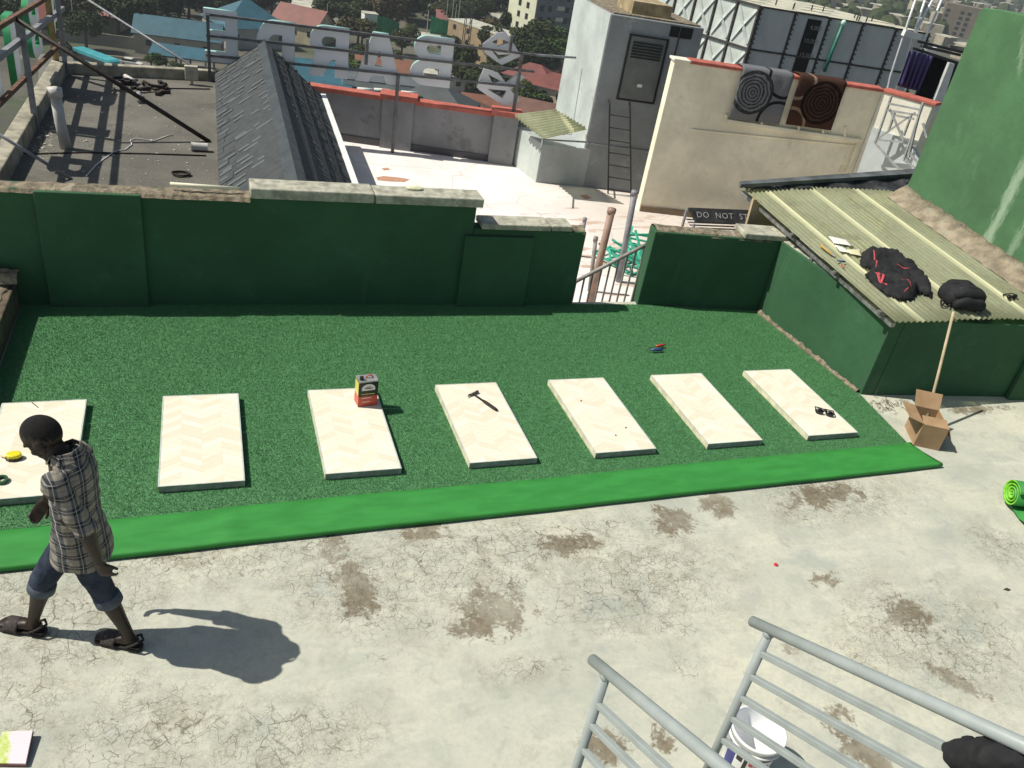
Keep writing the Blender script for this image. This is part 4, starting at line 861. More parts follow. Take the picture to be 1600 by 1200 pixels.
# purple sheet shelter
m_purple = mat('purple_tarpaulin', (.045,.038,.13), .6, .4, 3, stain=(.10,.09,.16), stretch=(1,1,.3), bump=.5, bscale=5, bdist=.05)
SP = gy(1450, 120, 13.4)
sh2 = thing('sheet_shelter', 'makeshift shelter hung with purple sheets beside the water tank', 'shelter', (SP.x, SP.y, -1.2))
def scr(pts, off, mt, nm, t=.02):
    q = [gp(x, y, SP+CNv*off, CNv) for x, y in pts]; n_ = (q[1]-q[0]).cross(q[2]-q[0])
    if n_.dot(CNv) > 0: q = q[::-1]
    return obj(nm, MB().slab(q, t), mt, sh2)
def hung(pts, off, nm, folds=9):
    a, b, c, d = [gp(x, y, SP+CNv*off, CNv) for x, y in pts]; mb = MB(); n, m_ = 40, 8
    for j in range(m_+1):
        for i in range(n+1):
            u, v = i/n, j/m_; p = a.lerp(b, u).lerp(d.lerp(c, u), v)+CNv*(.05*math.sin(u*folds*6.28)*(.3+.7*v)); mb.v.append(tuple(p))
    for j in range(m_):
        for i in range(n): mb.f.append((j*(n+1)+i, j*(n+1)+i+1, (j+1)*(n+1)+i+1, (j+1)*(n+1)+i)); mb.mi.append(0)
    o = obj(nm, mb, m_purple, sh2, smooth=True); o.modifiers.new('t','SOLIDIFY').thickness = .01; return o
hung(((1421,78),(1458,88),(1434,142),(1402,134)), 0, 'purple_sheet', 5)
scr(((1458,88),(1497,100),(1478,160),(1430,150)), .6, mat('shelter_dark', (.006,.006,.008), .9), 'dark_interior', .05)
scr(((1484,98),(1492,100),(1468,178),(1453,175)), -.1, m_gpipe, 'white_post', .08)
scr(((1492,100),(1500,102),(1478,160),(1470,160)), .1, mat('navy_sheet', (.02,.025,.05), .7), 'navy_sheet')
for a, b in (((1425,75),(1502,100)),((1440,72),(1500,86)),((1432,64),(1505,82))): obj('roof_bar', MB().beam(gp(*a,SP,CNv), gp(*b,SP+CNv*.5,CNv), .05), m_flange, sh2)
scr(((1446,76),(1470,74),(1472,82),(1452,86)), .3, m_lilac, 'folded_cloth', .1); scr(((1484,70),(1508,74),(1506,80),(1484,76)), .5, m_kerb, 'roof_board', .05)
# railing cage against the cream return wall
m_ral2 = mat('grey_rail_paint', (.30,.31,.31), .5, .2, 8)
RP = CE+Rt*.35-Rn*.35
cg = thing('balcony_rail', 'grey steel railing with crossed diagonals below the cream wall return', 'railing', (RP.x, RP.y, ZT))
def rp(px, py): return gp(px, py, RP, Rn)
def bar(a, b, w_=.035): obj('bar', MB().beam(rp(*a), rp(*b), w_), m_ral2, cg)
for a, b in (((1393,150),(1368,222)),((1443,160),(1412,250)),((1390,162),(1440,172)),((1386,172),(1434,180)),((1368,218),(1412,222)),((1390,170),(1412,220)),((1430,176),(1372,216)),((1398,176),(1388,206)),((1424,180),(1412,212)),((1398,180),(1428,186)),((1366,222),(1405,265)),((1440,165),(1420,240)),((1434,185),(1420,246)),((1442,192),(1448,215)),((1412,250),(1430,262)),((1420,236),(1436,258))): bar(a, b)
pl = thing('landing_slab', 'pale blue grey landing wall under the steel railing', 'wall', (RP.x, RP.y, ZT))
q_ = [rp(1356,200), rp(1412,222), rp(1440,275), rp(1330,275)]
obj('landing_face', MB().slab([q_[3]-Rn*-.25, q_[2]+Rn*.25, q_[1]+Rn*.25, q_[0]+Rn*.25], .2), painted('pale_landing', (.50,.54,.54), streak=False), pl)
# ------------------------------------------------------------------ the city below
ZC = -42.0
k = N('city_ground'); P_ = k.geo()
c_ = k.mix(k.rng(k.noise(.03, 6, .65, P_), .35, .65), (.060,.058,.042), (.135,.12,.092)); c_ = k.mix(k.rng(k.noise(.06, 7, .7, P_), .47, .60), c_, (.045,.062,.026)); c_ = k.mix(k.rng(k.vor(.045, co=P_), .18, .05, 0, .6), c_, (.34,.31,.25))
k.base(c_); k.rough(.95); m_city = k.m
gd = obj('city_ground', MB().add([(-5800,-5800,ZC),(5800,-5800,ZC),(5800,5800,ZC),(-5800,5800,ZC)], [(0,1,2,3)]), m_city); tag(gd, kind='structure')
def cz(px, py, z=0): return gz(px, py, ZC+z)
m_asph = mat('dusty_asphalt', (.16,.15,.13), .9, .25, .2)
def sheet(name, pts, mt, z): o = obj(name, MB().add([cz(*p, z) for p in pts], [tuple(range(len(pts)))]), mt); return tag(o, kind='structure')
sheet('parking_ground', ((60,84),(330,100),(420,180),(60,130))[::-1], m_asph, .06)
sheet('road', ((500,20),(560,28),(740,80),(800,118),(760,110),(690,75),(480,30))[::-1], m_asph, .08)
# foliage
def leaf_mat(name, a, b):
    k = N(name); oi = k.n('ShaderNodeObjectInfo'); c_ = k.mix(k.rng(k.noise(.35, 4, .6), .3, .7), a, b); c_ = k.mix(k.mth('MULTIPLY', oi.outputs['Random'], .5), c_, (.05,.045,.015))
    k.base(c_); k.rough(.7); k.b.inputs['Specular IOR Level'].default_value = .15; return k.m
m_leaf = [leaf_mat('leaf_dark', (.022,.036,.012), (.05,.070,.022)), leaf_mat('leaf_green', (.035,.065,.015), (.07,.115,.028)), leaf_mat('leaf_dry', (.075,.060,.030), (.12,.095,.05))]
m_bark = mat('bark', (.10,.075,.05), .95, .3, 2)
def crown_mesh(seed, mt, n=2600, tall=1.0, leaf=.44):
    rs = np.random.default_rng(seed); nc = 13
    cc = rs.normal(0, 1, (nc, 3)); cc /= np.linalg.norm(cc, axis=1)[:, None]; cc *= rs.uniform(.25, .68, (nc, 1)); cc[:, 2] *= .75*tall; cr = rs.uniform(.24, .46, nc)
    vs = []; fs = []
    for i in range(n):
        c = rs.integers(nc); d = rs.normal(0, 1, 3); d /= np.linalg.norm(d); p = cc[c]+d*cr[c]*rs.uniform(.55, 1.08)**.5
        a = rs.normal(0, 1, 3); a /= np.linalg.norm(a); b = np.cross(d+a*.7, a); b /= np.linalg.norm(b)+1e-9; s_ = leaf*.5*rs.uniform(.4, 1.0)*.45
        o = len(vs); vs += [tuple(p-a*s_), tuple(p+b*s_*.7), tuple(p+a*s_), tuple(p-b*s_*.7+d*s_*.3)]; fs.append((o, o+1, o+2, o+3))
    me = bpy.data.meshes.new('crown'); me.from_pydata(vs, [], fs); me.materials.append(mt); me.update(); return me
CROWNS = [crown_mesh(1, m_leaf[0]), crown_mesh(2, m_leaf[0], 2800), crown_mesh(3, m_leaf[1], 2500), crown_mesh(4, m_leaf[1], 2800, 1.2), crown_mesh(5, m_leaf[2], 2000)]
trunk_me = MB().tube([(0,0,0),(.02,.01,.3),(0,.03,.62)], [.045,.034,.02], 6).tube([(.01,.02,.4),(.18,.05,.62)], [.02,.008], 5).tube([(.01,.02,.38),(-.15,-.1,.64)], [.02,.008], 5).mesh('trunk', m_bark)
def tree(px, py, h, wd, kind, label):
    b = cz(px, py); R_ = thing('tree', label, 'tree', b, 'trees in the city below')
    t_ = bpy.data.objects.new('trunk', trunk_me); c = bpy.data.objects.new('crown', CROWNS[kind])
    for o in (t_, c): COL.objects.link(o); o.parent = R_
    t_.scale = (h, h, h); c.location = (0, 0, h*.60); c.scale = (wd/2/.95, wd/2/.95, h*.46); c.rotation_euler = (0, 0, px*.37)
KD = ['dark bushy tree', 'dark dense tree', 'fresh green tree', 'tall green tree', 'dry brownish tree']
TREES = [(118,52,11,11,4,'beside the pink roofed house'),(135,78,9,8,0,'behind the boundary wall'),(185,62,13,14,0,'behind the boundary wall'),(214,70,12,12,1,'left of the blue roofed hall'),(240,45,12,13,0,'behind the blue roofed hall'),(262,40,13,14,1,'behind the blue roofed hall'),(295,36,12,14,0,'behind the blue roofed hall'),(225,25,12,13,1,'far behind the blue roofed hall'),(170,20,11,12,0,'behind the pink roofed house'),(90,20,12,13,0,'at the edge of the left sign'),(330,25,11,12,1,'behind the letter E'),(310,15,10,11,2,'behind the dark grove'),(385,20,12,12,0,'behind the blue hip roof'),(405,30,11,11,1,'by the red roofed house'),(425,12,9,9,2,'near the pale sheds'),(365,5,12,13,0,'beyond the blue hip roof'),(440,0,13,14,0,'above the pale sheds'),(520,15,13,13,0,'beyond the red roofed house'),(545,12,14,14,1,'beyond the open lots'),(570,5,13,14,0,'beyond the open lots'),(590,45,12,10,4,'behind the letter A'),(610,50,13,11,4,'behind the letter A'),(635,30,14,14,0,'beyond the junk yard'),(660,25,13,13,1,'beyond the junk yard'),(680,18,12,13,2,'beyond the junk yard'),(715,55,11,10,0,'beside the lattice mast'),(720,80,9,9,2,'below the lattice mast'),(755,22,15,15,1,'left of the apartment block'),(770,35,14,13,0,'left of the apartment block'),(748,10,14,15,2,'left of the apartment block'),(785,18,13,12,2,'at the foot of the apartment block'),(840,98,13,13,3,'in front of the apartment block'),(862,100,11,12,2,'in front of the apartment block'),(800,100,9,9,1,'in front of the apartment block'),(852,112,9,12,2,'behind the tan houses'),(868,122,8,10,3,'behind the tan houses'),(735,150,8,10,0,'below the emblem'),(752,158,8,9,0,'below the emblem'),(800,168,8,10,1,'beside the tan houses'),(815,182,8,10,2,'below the tan houses'),(835,186,7,9,1,'below the tan houses'),(545,128,7,8,0,'beside the solar roof'),(560,118,7,7,2,'behind the solar roof'),(535,150,6,8,0,'by the blue roof corner'),(500,60,6,6,2,'among the open lots'),(565,70,7,7,2,'behind the letter A'),(640,70,6,7,2,'by the junk yard'),(700,90,7,8,1,'right of the letter B'),(100,100,5,5,1,'beside the left sign frame'),(1010,30,12,12,1,'beyond the lift block'),(1040,12,13,14,0,'beyond the lift block'),(20,60,10,10,0,'behind the left sign'),(50,30,11,12,1,'behind the left sign'),(5,15,12,14,0,'behind the left sign'),(245,112,4,5,2,'in the kerb bed by the parked cars'),(275,118,3,4,2,'in the bed by the porch')]
rt_ = random.Random(77)
EXTRA = [(rt_.uniform(90,430), rt_.uniform(-4,40)) for _ in range(34)]+[(rt_.uniform(500,780), rt_.uniform(-6,48)) for _ in range(40)]+[(rt_.uniform(540,860), rt_.uniform(70,175)) for _ in range(16)]
for px, py in EXTRA:
    kd = rt_.choice((0,0,1,1,2,4)); TREES.append((px, py, rt_.uniform(6,13), rt_.uniform(8,14), kd, 'scattered through the far grove' if py < 50 else 'scattered between the roofs below'))
for px, py, h, wd, kd, wh in TREES: tree(px, py, h, wd, kd, f'{KD[kd]} {wh}')
# houses: plan placed by pixel of its centre, heading, size
m_wl = {n: mat('house_'+n, c, .85, .15, .3, stain=tuple(x*.6 for x in c)) for n, c in dict(cream=(.50,.44,.30), grey=(.34,.33,.30), white=(.68,.67,.62), tan=(.34,.25,.15), beige=(.36,.32,.24), block=(.19,.155,.115), dim=(.22,.21,.18)).items()}
def roofmat(name, c):
    k = N(name); co = k.co(); wv = k.n('ShaderNodeTexWave'); wv.inputs['Scale'].default_value = 1.2; wv.inputs['Distortion'].default_value = .3; k.l(co, wv.inputs['Vector'])
    c_ = k.mix(k.rng(k.noise(.4, 5, .6), .3, .7), tuple(x*.8 for x in c), tuple(x*1.15 for x in c)); c_ = k.mix(k.mth('MULTIPLY', wv.outputs['Fac'], .25), c_, tuple(x*.6 for x in c)); k.base(c_); k.rough(.55); return k.m
m_rf = {n: roofmat('roof_'+n, c) for n, c in dict(blue=(.024,.098,.135), red=(.19,.055,.04), pink=(.27,.105,.10), maroon=(.17,.045,.035), grey=(.10,.115,.12), charcoal=(.06,.068,.07), brown=(.15,.075,.055), rust=(.20,.085,.05), pale=(.48,.46,.38), cyan=(.10,.32,.34)).items()}
m_win = mat('dark_window', (.025,.03,.035), .15, .3, 3, spec=.6)
def house(px, py, w_, d_, h_, rz, wall_m, roof_m, rtype='gable', rh=2.2, label='', ov=.5, wins=(3, 1), name='house', group=None, z=0):
    c = cz(px, py, z); R_ = thing(name, label, 'house', c, group); M = Matrix.Rotation(math.radians(rz), 3, 'Z')
    def W(x, y, zz): return c+M @ Vector((x, y, zz))
    x, y = w_/2, d_/2
    wb = MB(); base = [W(-x,-y,0),W(x,-y,0),W(x,y,0),W(-x,y,0)]; tp_ = [p+Vector((0,0,h_)) for p in base]
    wb.add(base+tp_, [(0,1,5,4),(1,2,6,5),(2,3,7,6),(3,0,4,7),(4,5,6,7)])
    if rtype == 'gable': wb.add([W(-x,-y,h_),W(-x,y,h_),W(-x,0,h_+rh*.92),W(x,-y,h_),W(x,y,h_),W(x,0,h_+rh*.92)], [(0,2,1),(3,4,5)])
    obj('wall', wb, m_wl[wall_m], R_)
    X_, Y_ = x+ov, y+ov; e = h_-.25; rb = MB()
    if rtype == 'gable': rb.slab([W(-X_,-Y_,e),W(X_,-Y_,e),W(X_,0,h_+rh),W(-X_,0,h_+rh)], .15).slab([W(X_,Y_,e),W(-X_,Y_,e),W(-X_,0,h_+rh),W(X_,0,h_+rh)], .15)
    elif rtype == 'hip':
        r = max(x-y, .01); a, b = W(-r,0,h_+rh), W(r,0,h_+rh); v = [W(-X_,-Y_,e),W(X_,-Y_,e),W(X_,Y_,e),W(-X_,Y_,e),a,b]
        rb.add(v, [(0,1,5,4),(1,2,5),(2,3,4,5),(3,0,4),(3,2,1,0)])
    elif rtype == 'flat': rb.slab([W(-x-.1,-y-.1,h_+.25),W(x+.1,-y-.1,h_+.25),W(x+.1,y+.1,h_+.25),W(-x-.1,y+.1,h_+.25)], .25)
    elif rtype == 'shed': rb.slab([W(-X_,-Y_,h_+.05),W(X_,-Y_,h_+.05),W(X_,Y_,h_+rh),W(-X_,Y_,h_+rh)], .15)
    obj('roof', rb, m_rf[roof_m] if roof_m in m_rf else roof_m, R_)
    nw, ns = wins; wme = None
    for s_ in range(ns):
        for side in (0, 1, 3):
            n_ = nw if side == 0 else max(1, int(nw*d_/w_))
            for i in range(n_):
                t = (i+.5)/n_*2-1; zz = (s_+.55)*h_/ns
                if side == 0: p, q, nn = W(t*x,-y-.05,zz), M @ Vector((1,0,0)), None
                elif side == 1: p, q = W(x+.05,t*y,zz), M @ Vector((0,1,0))
                else: p, q = W(-x-.05,t*y,zz), M @ Vector((0,1,0))
                obj('window', MB().beam(p-q*.55, p+q*.55, .12, 1.2), m_win, R_)
    return R_
HS = [
 (152,42,12,10,4,-15,'beige','pink','hip',2.6,'house with a faded pink tiled roof among dark trees'),
 (135,30,9,8,4,20,'beige','pink','gable',2.2,'small house with pink roof behind the boundary wall trees'),
 (283,84,18,9,4.6,-8,'beige','blue','gable',3.0,'long hall with a faded blue sheet roof beside the parked cars'),
 (386,66,17,15,5,20,'grey','blue','hip',5.0,'house with a steep blue hip roof behind the letter E'),
 (474,62,13,10,5,-35,'cream','red','gable',3.4,'cream gabled house with a red tiled roof behind the letters'),
 (486,172,14,12,6,-4,'grey','blue','shed',2.6,'building with plain blue sheet roof below the roof sign'),
 (466,28,14,7,3.4,-6,'white','pale','shed',1.0,'pale low shed with light sheet roof near the red roofed house'),
 (500,22,10,6,3.2,10,'grey','pale','flat',0,'pale flat roofed shed with dark openings'),
 (706,46,11,8,3.6,-6,'dim','pink','gable',2.0,'low house with a faded red roof beside the lattice mast'),
 (700,12,14,9,5,-10,'grey','blue','gable',2.4,'house with dull blue roof among trees beyond the mast'),
 (676,205,15,12,6,-28,'beige','charcoal','hip',3.4,'house with a dark grey hip roof beyond the salmon coping'),
 (598,182,17,9,7.5,-8,'white','grey','flat',0,'white flat roofed building carrying solar water heaters'),
 (600,140,13,8,5,-8,'tan','rust','gable',2.0,'low house with a rust brown roof behind the solar heaters'),
 (754,96,22,9,9,-62,'tan','pale','flat',0,'unfinished tan brick building with rows of openings'),
 (826,168,12,9,7.5,-40,'cream','maroon','hip',2.6,'cream two storey house with maroon roof beyond the emblem'),
 (866,180,14,10,7,-40,'cream','maroon','hip',2.4,'cream and brick house with maroon roof beside the lift block'),
 (845,130,16,9,5,-35,'tan','brown','hip',2.4,'house with dull brown roof behind the cream houses'),
 (860,205,20,12,3,-30,'dim','brown','gable',3.0,'dark house with a brown tiled roof below the lift block'),
 (720,200,16,10,3.5,-30,'dim','brown','hip',2.6,'low house with brown roof by the salmon coping pier'),
 (762,186,12,8,3.5,-10,'beige','rust','gable',1.6,'low house with tan roof sheets below the emblem'),
 (772,40,8,6,3,10,'white','pale','gable',1.2,'tiny white roofed kiosk beneath the trees'),
 (560,40,5,4,5,5,'white','pale','flat',0,'narrow white stair building on the open lots'),
 (576,55,4,4,6,5,'white','pale','flat',0,'slim white water tower block behind the letters'),
 (692,136,10,6,3.4,-10,'white','pale','shed',.8,'white stall beside the letter B'),
 (735,128,14,4,2.6,-6,'grey','cyan','flat',0,'row of mint green market stalls below the mast'),
 (650,60,20,8,1.2,-8,'dim','pale','flat',0,'low pile yard of stacked pale goods beyond the letter B'),
 (35,50,12,9,4,15,'beige','red','gable',2.4,'red roofed house glimpsed behind the left sign'),
 (1055,45,20,14,12,-20,'grey','pale','flat',0,'grey block glimpsed beyond the lift block'),
]
for a in HS:
    px, py, w_, d_, h_, rz, wm, rm, rt, rh, lb = a; house(px, py, w_, d_, h_, rz, wm, rm, rt, rh, lb, wins=(4, 3) if h_ > 8.5 else (4, 2) if h_ > 6 else (3, 1), group=None)
# porch in front of the blue hall
po = thing('porch', 'blue roofed porch on dark posts in front of the hall', 'porch', cz(292,112))
c0 = cz(292,112); Mp = Matrix.Rotation(math.radians(-12), 3, 'Z')
def pw(x, y, z): return c0+Mp @ Vector((x, y, z))
obj('porch_roof', MB().slab([pw(-7,-3,3.4),pw(5,-3,3.4),pw(5,2,4.8),pw(-7,2,4.8)], .2).slab([pw(-7,6.5,3.4),pw(-7,2,4.8),pw(5,2,4.8),pw(5,6.5,3.4)], .2), m_rf['blue'], po)
for x in (-6.5, -3.5, -.5, 4.5):
    obj('post', MB().beam(pw(x,-2.7,0), pw(x,-2.7,3.4), .4), m_wl['dim'], po)
    obj('post', MB().beam(pw(x,6,0), pw(x,6,3.4), .4), m_wl['dim'], po)
# boundary walls
for lb, pts, h_ in (('dark boundary wall behind the parked bus', ((96,64),(150,70),(230,80)), 2.6), ('low pale wall beside the parked cars', ((230,112),(262,122),(330,128)), 1.2), ('pale kerb wall behind the bus', ((100,84),(160,90),(228,96)), .6)):
    mb = MB()
    for a, b in zip(pts, pts[1:]): mb.beam(cz(*a)+Vector((0,0,h_/2)), cz(*b)+Vector((0,0,h_/2)), .3, h_)
    tag(obj('boundary_wall', mb, m_wl['dim'] if h_ > 2 else m_wl['beige']), lb, 'wall')
# solar heaters
for i, (px, py) in enumerate(((572,147),(598,148),(640,152))):
    c = cz(px, py, 7.9); c = gz(px, py, ZC+8.6); R_ = thing('solar_heater', 'solar water heater with pale tank on a flat white roof', 'water heater', (c.x, c.y, ZC+7.75), 'solar heaters on the white roof')
    obj('collector', MB().slab([c+Vector((-1.4,-1.2,-.5)),c+Vector((1.4,-1.2,-.5)),c+Vector((1.4,.5,.5)),c+Vector((-1.4,.5,.5))], .1), m_win, R_)
    obj('tank', MB().tube([c+Vector((-1.5,.7,.6)),c+Vector((1.5,.7,.6))], .35, 8), m_wl['white'], R_, smooth=True)
    for x in (-1.2, 1.2): obj('leg', MB().beam(c+Vector((x,.5,-.9)), c+Vector((x,.5,.45)), .1), m_grey_tube, R_)
# green netting
m_net = mat('green_netting', (.02,.22,.10), .7, .3, 1)
for px, py, w_, lb in ((598,62,4,'bright green netting panel behind the letter A'),(610,64,5,'tall green netting panel beside the letter A'),(688,62,7,'bright green netting slope by the junk yard')):
    c = cz(px, py); tag(obj('netting', MB().slab([c+Vector((-w_/2,0,0)),c+Vector((w_/2,1,0)),c+Vector((w_/2,1,5)),c+Vector((-w_/2,0,6.5))], .1), m_net), lb, 'netting')
tag(obj('netting', MB().slab([cz(618,146),cz(660,152),cz(660,152,19),cz(612,146,18)], .15), mat('dark_green_sheet', (.006,.05,.032), .7, .3, 1)), 'dark green hoarding sheet between the letters A and B', 'netting')
# lattice mast
ms = thing('lattice_mast', 'slender dark lattice mast rising above the roofs', 'mast', cz(722,118)); c = cz(722,118)
for x, y in ((-.9,-.9),(.9,-.9),(.9,.9),(-.9,.9)): obj('leg', MB().beam(c+Vector((x,y,0)), c+Vector((x*.4,y*.4,40)), .16), m_flange, ms)
for i in range(20):
    z = i*2; f0 = 1-.6*z/40; f1 = 1-.6*(z+2)/40
    obj('brace', MB().beam(c+Vector((-.9*f0,-.9*f0,z)), c+Vector((.9*f1,-.9*f1,z+2)), .1).beam(c+Vector((.9*f0,.9*f0,z)), c+Vector((.9*f1,-.9*f1,z+2)), .1), m_flange, ms)
for px, h_, lb in ((694,11,'thin lamp pole beside the faded red roof'),(703,12,'grey utility pole left of the mast'),(708,10,'second utility pole left of the mast'),(713,13,'pale green pole next to the mast'),(666,8,'short pole beyond the junk yard'),(510,9,'pale pole near the red roofed house'),(118,8,'thin pole by the boundary wall')):
    c = cz(px, 60); tag(obj('utility_pole', MB().tube([c, c+Vector((0,0,h_))], [.16,.11], 6), m_wl['grey']), lb, 'pole')
# apartment block
ap = thing('apartment_block', 'tall pale apartment block with a shaded face of windows behind trees', 'building', cz(850,92)); c = cz(826,92); hA = 46
Ma = Matrix.Rotation(math.radians(16), 3, 'Z')
def aw(x, y, z): return c+Ma @ Vector((x, y, z))
m_apl = mat('apartment_cream', (.60,.60,.44), .8, .1, .3, stain=(.40,.42,.36)); m_apd = mat('apartment_shaded', (.20,.21,.22), .8, .2, .3)  # one pale block: its shaded front is darkened in the colour itself
obj('wing', MB().prism([aw(0,0,0).xy, aw(22,0,0).xy, aw(22,14,0).xy, aw(0,14,0).xy], ZC, ZC+hA), m_apd, ap)
obj('end_wall', MB().prism([aw(-.25,-.02,0).xy, aw(-.02,-.02,0).xy, aw(-.02,14,0).xy, aw(-.25,14,0).xy], ZC, ZC+hA+.3), m_apl, ap)
wm_ = MB().bx(-.7,.7,-.06,.06,-.8,.8).mesh('window', m_win); bm_ = MB().bx(-1.4,1.4,-1.1,0,-.12,.12).bx(-1.4,1.4,-1.1,-1.0,.12,1.0).mesh('balcony', m_apl)
for s_ in range(14):
    z = 2+s_*3.1
    for x in (2, 5, 11.5, 17.5):
        o = bpy.data.objects.new('window', wm_); COL.objects.link(o); o.parent = ap; o.location = aw(x,-.05,z)+Vector((0,0,ZC-aw(0,0,0).z*0))-wloc(ap); o.rotation_euler = (0,0,math.radians(16)); o.location.z = z
    for x in (8.3, 14.5):
        o = bpy.data.objects.new('balcony', bm_); COL.objects.link(o); o.parent = ap; o.location = aw(x,0,z)-wloc(ap); o.rotation_euler = (0,0,math.radians(16)); o.location.z = z
    for y in (4, 8.2):
        o = bpy.data.objects.new('window', wm_); COL.objects.link(o); o.parent = ap; o.location = aw(-.28,y,z)-wloc(ap); o.rotation_euler = (0,0,math.radians(106)); o.location.z = z
# bus and cars
def vehicle(kind, px, py, rz, L_, W_, H_, body_m, label, group=None):
    c = cz(px, py, .07); R_ = thing(kind, label, kind, c, group); M = Matrix.Rotation(math.radians(rz), 3, 'Z')
    def W(x, y, z): return c+M @ Vector((x, y, z))
    def loft(secs):   # list of (x, halfwidth, z0, z1)
        mb = MB()
        for x, hw, z0, z1 in secs: mb.v += [tuple(W(x,-hw,z0)), tuple(W(x,hw,z0)), tuple(W(x,hw,z1)), tuple(W(x,-hw,z1))]
        for i in range(len(secs)-1):
            for a, b in ((0,1),(1,2),(2,3),(3,0)): mb.f.append((i*4+a, i*4+b, i*4+4+b, i*4+4+a)); mb.mi.append(0)
        n = len(secs)*4; mb.f += [(3,2,1,0), (n-4,n-3,n-2,n-1)]; mb.mi += [0,0]; return mb
    l, w2 = L_/2, W_/2
    if kind == 'bus':
        obj('body', loft([(-l,w2*.94,.45,H_-.2),(-l+.25,w2,.4,H_),(l-.5,w2,.4,H_),(l,w2*.94,.5,H_-.35)]), body_m, R_, bevel=.08)
        obj('window_band', loft([(-l+.3,w2+.015,1.5,2.4),(l-.6,w2+.015,1.5,2.4)]), m_win, R_); obj('windscreen', loft([(l-.3,w2*.86,1.2,2.5),(l+.03,w2*.86,1.2,2.4)]), m_win, R_)
        xs = (-l*.6, l*.62)
    else:
        obj('body', loft([(-l,w2*.86,.45,.85),(-l+.2,w2,.32,.95),(-l*.3,w2,.3,.98),(l*.45,w2,.3,.95),(l-.2,w2*.95,.32,.78),(l,w2*.8,.45,.68)]), body_m, R_, bevel=.05)
        obj('cabin', loft([(-l+.25,w2*.82,.94,1.0),(-l*.62,w2*.76,.95,H_),(l*.12,w2*.76,.95,H_-.02),(l*.46,w2*.84,.93,.97)]), m_win, R_, bevel=.04)
        obj('car_roof', loft([(-l*.62,w2*.77,H_-.05,H_+.03),(l*.12,w2*.77,H_-.06,H_+.02)]), body_m, R_)
        xs = (-l*.62, l*.62)
    for x in xs:
        for s_ in (-1, 1):
            r = .48 if kind == 'bus' else .33; obj('wheel', MB().tube([W(x,s_*(w2-.22),r), W(x,s_*(w2+.02),r)], r, 12), m_flange, R_)
vehicle('bus', 152, 108, -50, 12, 2.5, 3.1, mat('bus_turquoise', (.06,.33,.37), .35, .1, .3), 'long turquoise bus parked behind the gravel roof')
vehicle('car', 206, 103, -18, 4.4, 1.8, 1.5, mat('car_white', (.62,.60,.56), .3, .05, .3), 'white parked car behind a silver one')
vehicle('car', 203, 115, -12, 4.6, 1.8, 1.45, mat('car_silver', (.36,.37,.40), .3, .05, .3), 'silver grey parked car close to the roof kerb')
# far city seen between tank and tower
rs = random.Random(31); fc = MB(); fcr = MB(); ftr = MB()
for i in range(1500):
    az = math.radians(rs.uniform(24, 62)); r = 520+2400*rs.random()**1.3
    x, y = r*math.sin(az), r*math.cos(az); w_ = rs.uniform(6, 16); h_ = rs.choice((3,4,5,7,9,12)); q = rs.random()
    if q < .36:
        fc.box((x, y, ZC+h_/2), (w_, rs.uniform(6,14), h_), rs.uniform(0,3)); fcr.box((x, y, ZC+h_+.2), (w_+.6, w_*.8, .5), rs.uniform(0,3))
    else:
        rr = rs.uniform(3, 7); ftr.ell((x, y, ZC+rr*.8), (rr, rr*rs.uniform(.7,1.2), rr*rs.uniform(.8,1.3)), 7, 5)
fv = [tuple(np.array(v)+np.array([rs.uniform(-1.1,1.1) for _ in range(3)])) for v in ftr.v]; ftr.v = fv
tag(obj('distant_houses', fc, m_wl['beige']), 'hazy mass of distant low buildings near the horizon', 'buildings', kind='stuff')
tag(obj('distant_roofs', fcr, m_rf['pale']), 'hazy pale roofs of distant low buildings', 'roofs', kind='stuff')
tag(obj('distant_trees', ftr, m_leaf[0]), 'hazy mass of distant trees between far buildings', 'trees', kind='stuff')
def slab_block(px, py, w_, d_, h_, rz, label):
    c = cz(px, py); R_ = thing('apartment_block', label, 'building', c); M = Matrix.Rotation(math.radians(rz), 3, 'Z')
    def W(x, y, z): return c+M @ Vector((x, y, z))
    obj('wall', MB().prism([W(-w_/2,-d_/2,0).xy, W(w_/2,-d_/2,0).xy, W(w_/2,d_/2,0).xy, W(-w_/2,d_/2,0).xy], ZC, ZC+h_), m_wl['block'], R_)
    wme = MB().bx(-1.1,1.1,-.1,.1,-.8,.8).mesh('window', m_win)
    for s_ in range(int(h_/3.2)):
        for i in range(int(w_/4.5)):
            if i % 3 == 1: continue
            o = bpy.data.objects.new('window', wme); COL.objects.link(o); o.parent = R_; o.location = M @ Vector((-w_/2+2.3+i*4.5, -d_/2-.1, 2+s_*3.2)); o.rotation_euler = (0,0,math.radians(rz))
slab_block(1492, 56, 26, 13, 19, -40, 'brown apartment block standing alone in the hazy distance')
slab_block(1528, 60, 24, 12, 15, -40, 'lower hazy block right of the brown apartment block')
# haze
hz = MB().bx(-6000, 6000, -6000, 6000, ZC-1, 30); hk = bpy.data.materials.new('haze'); hk.use_nodes = True; ht = hk.node_tree; ht.nodes.clear()
ho = ht.nodes.new('ShaderNodeOutputMaterial'); pv = ht.nodes.new('ShaderNodeVolumePrincipled'); pv.inputs['Density'].default_value = .00026; pv.inputs['Color'].default_value = (.80,.86,.92,1); pv.inputs['Anisotropy'].default_value = .2
ht.links.new(pv.outputs[0], ho.inputs['Volume']); tag(obj('haze', hz, hk), kind='stuff')
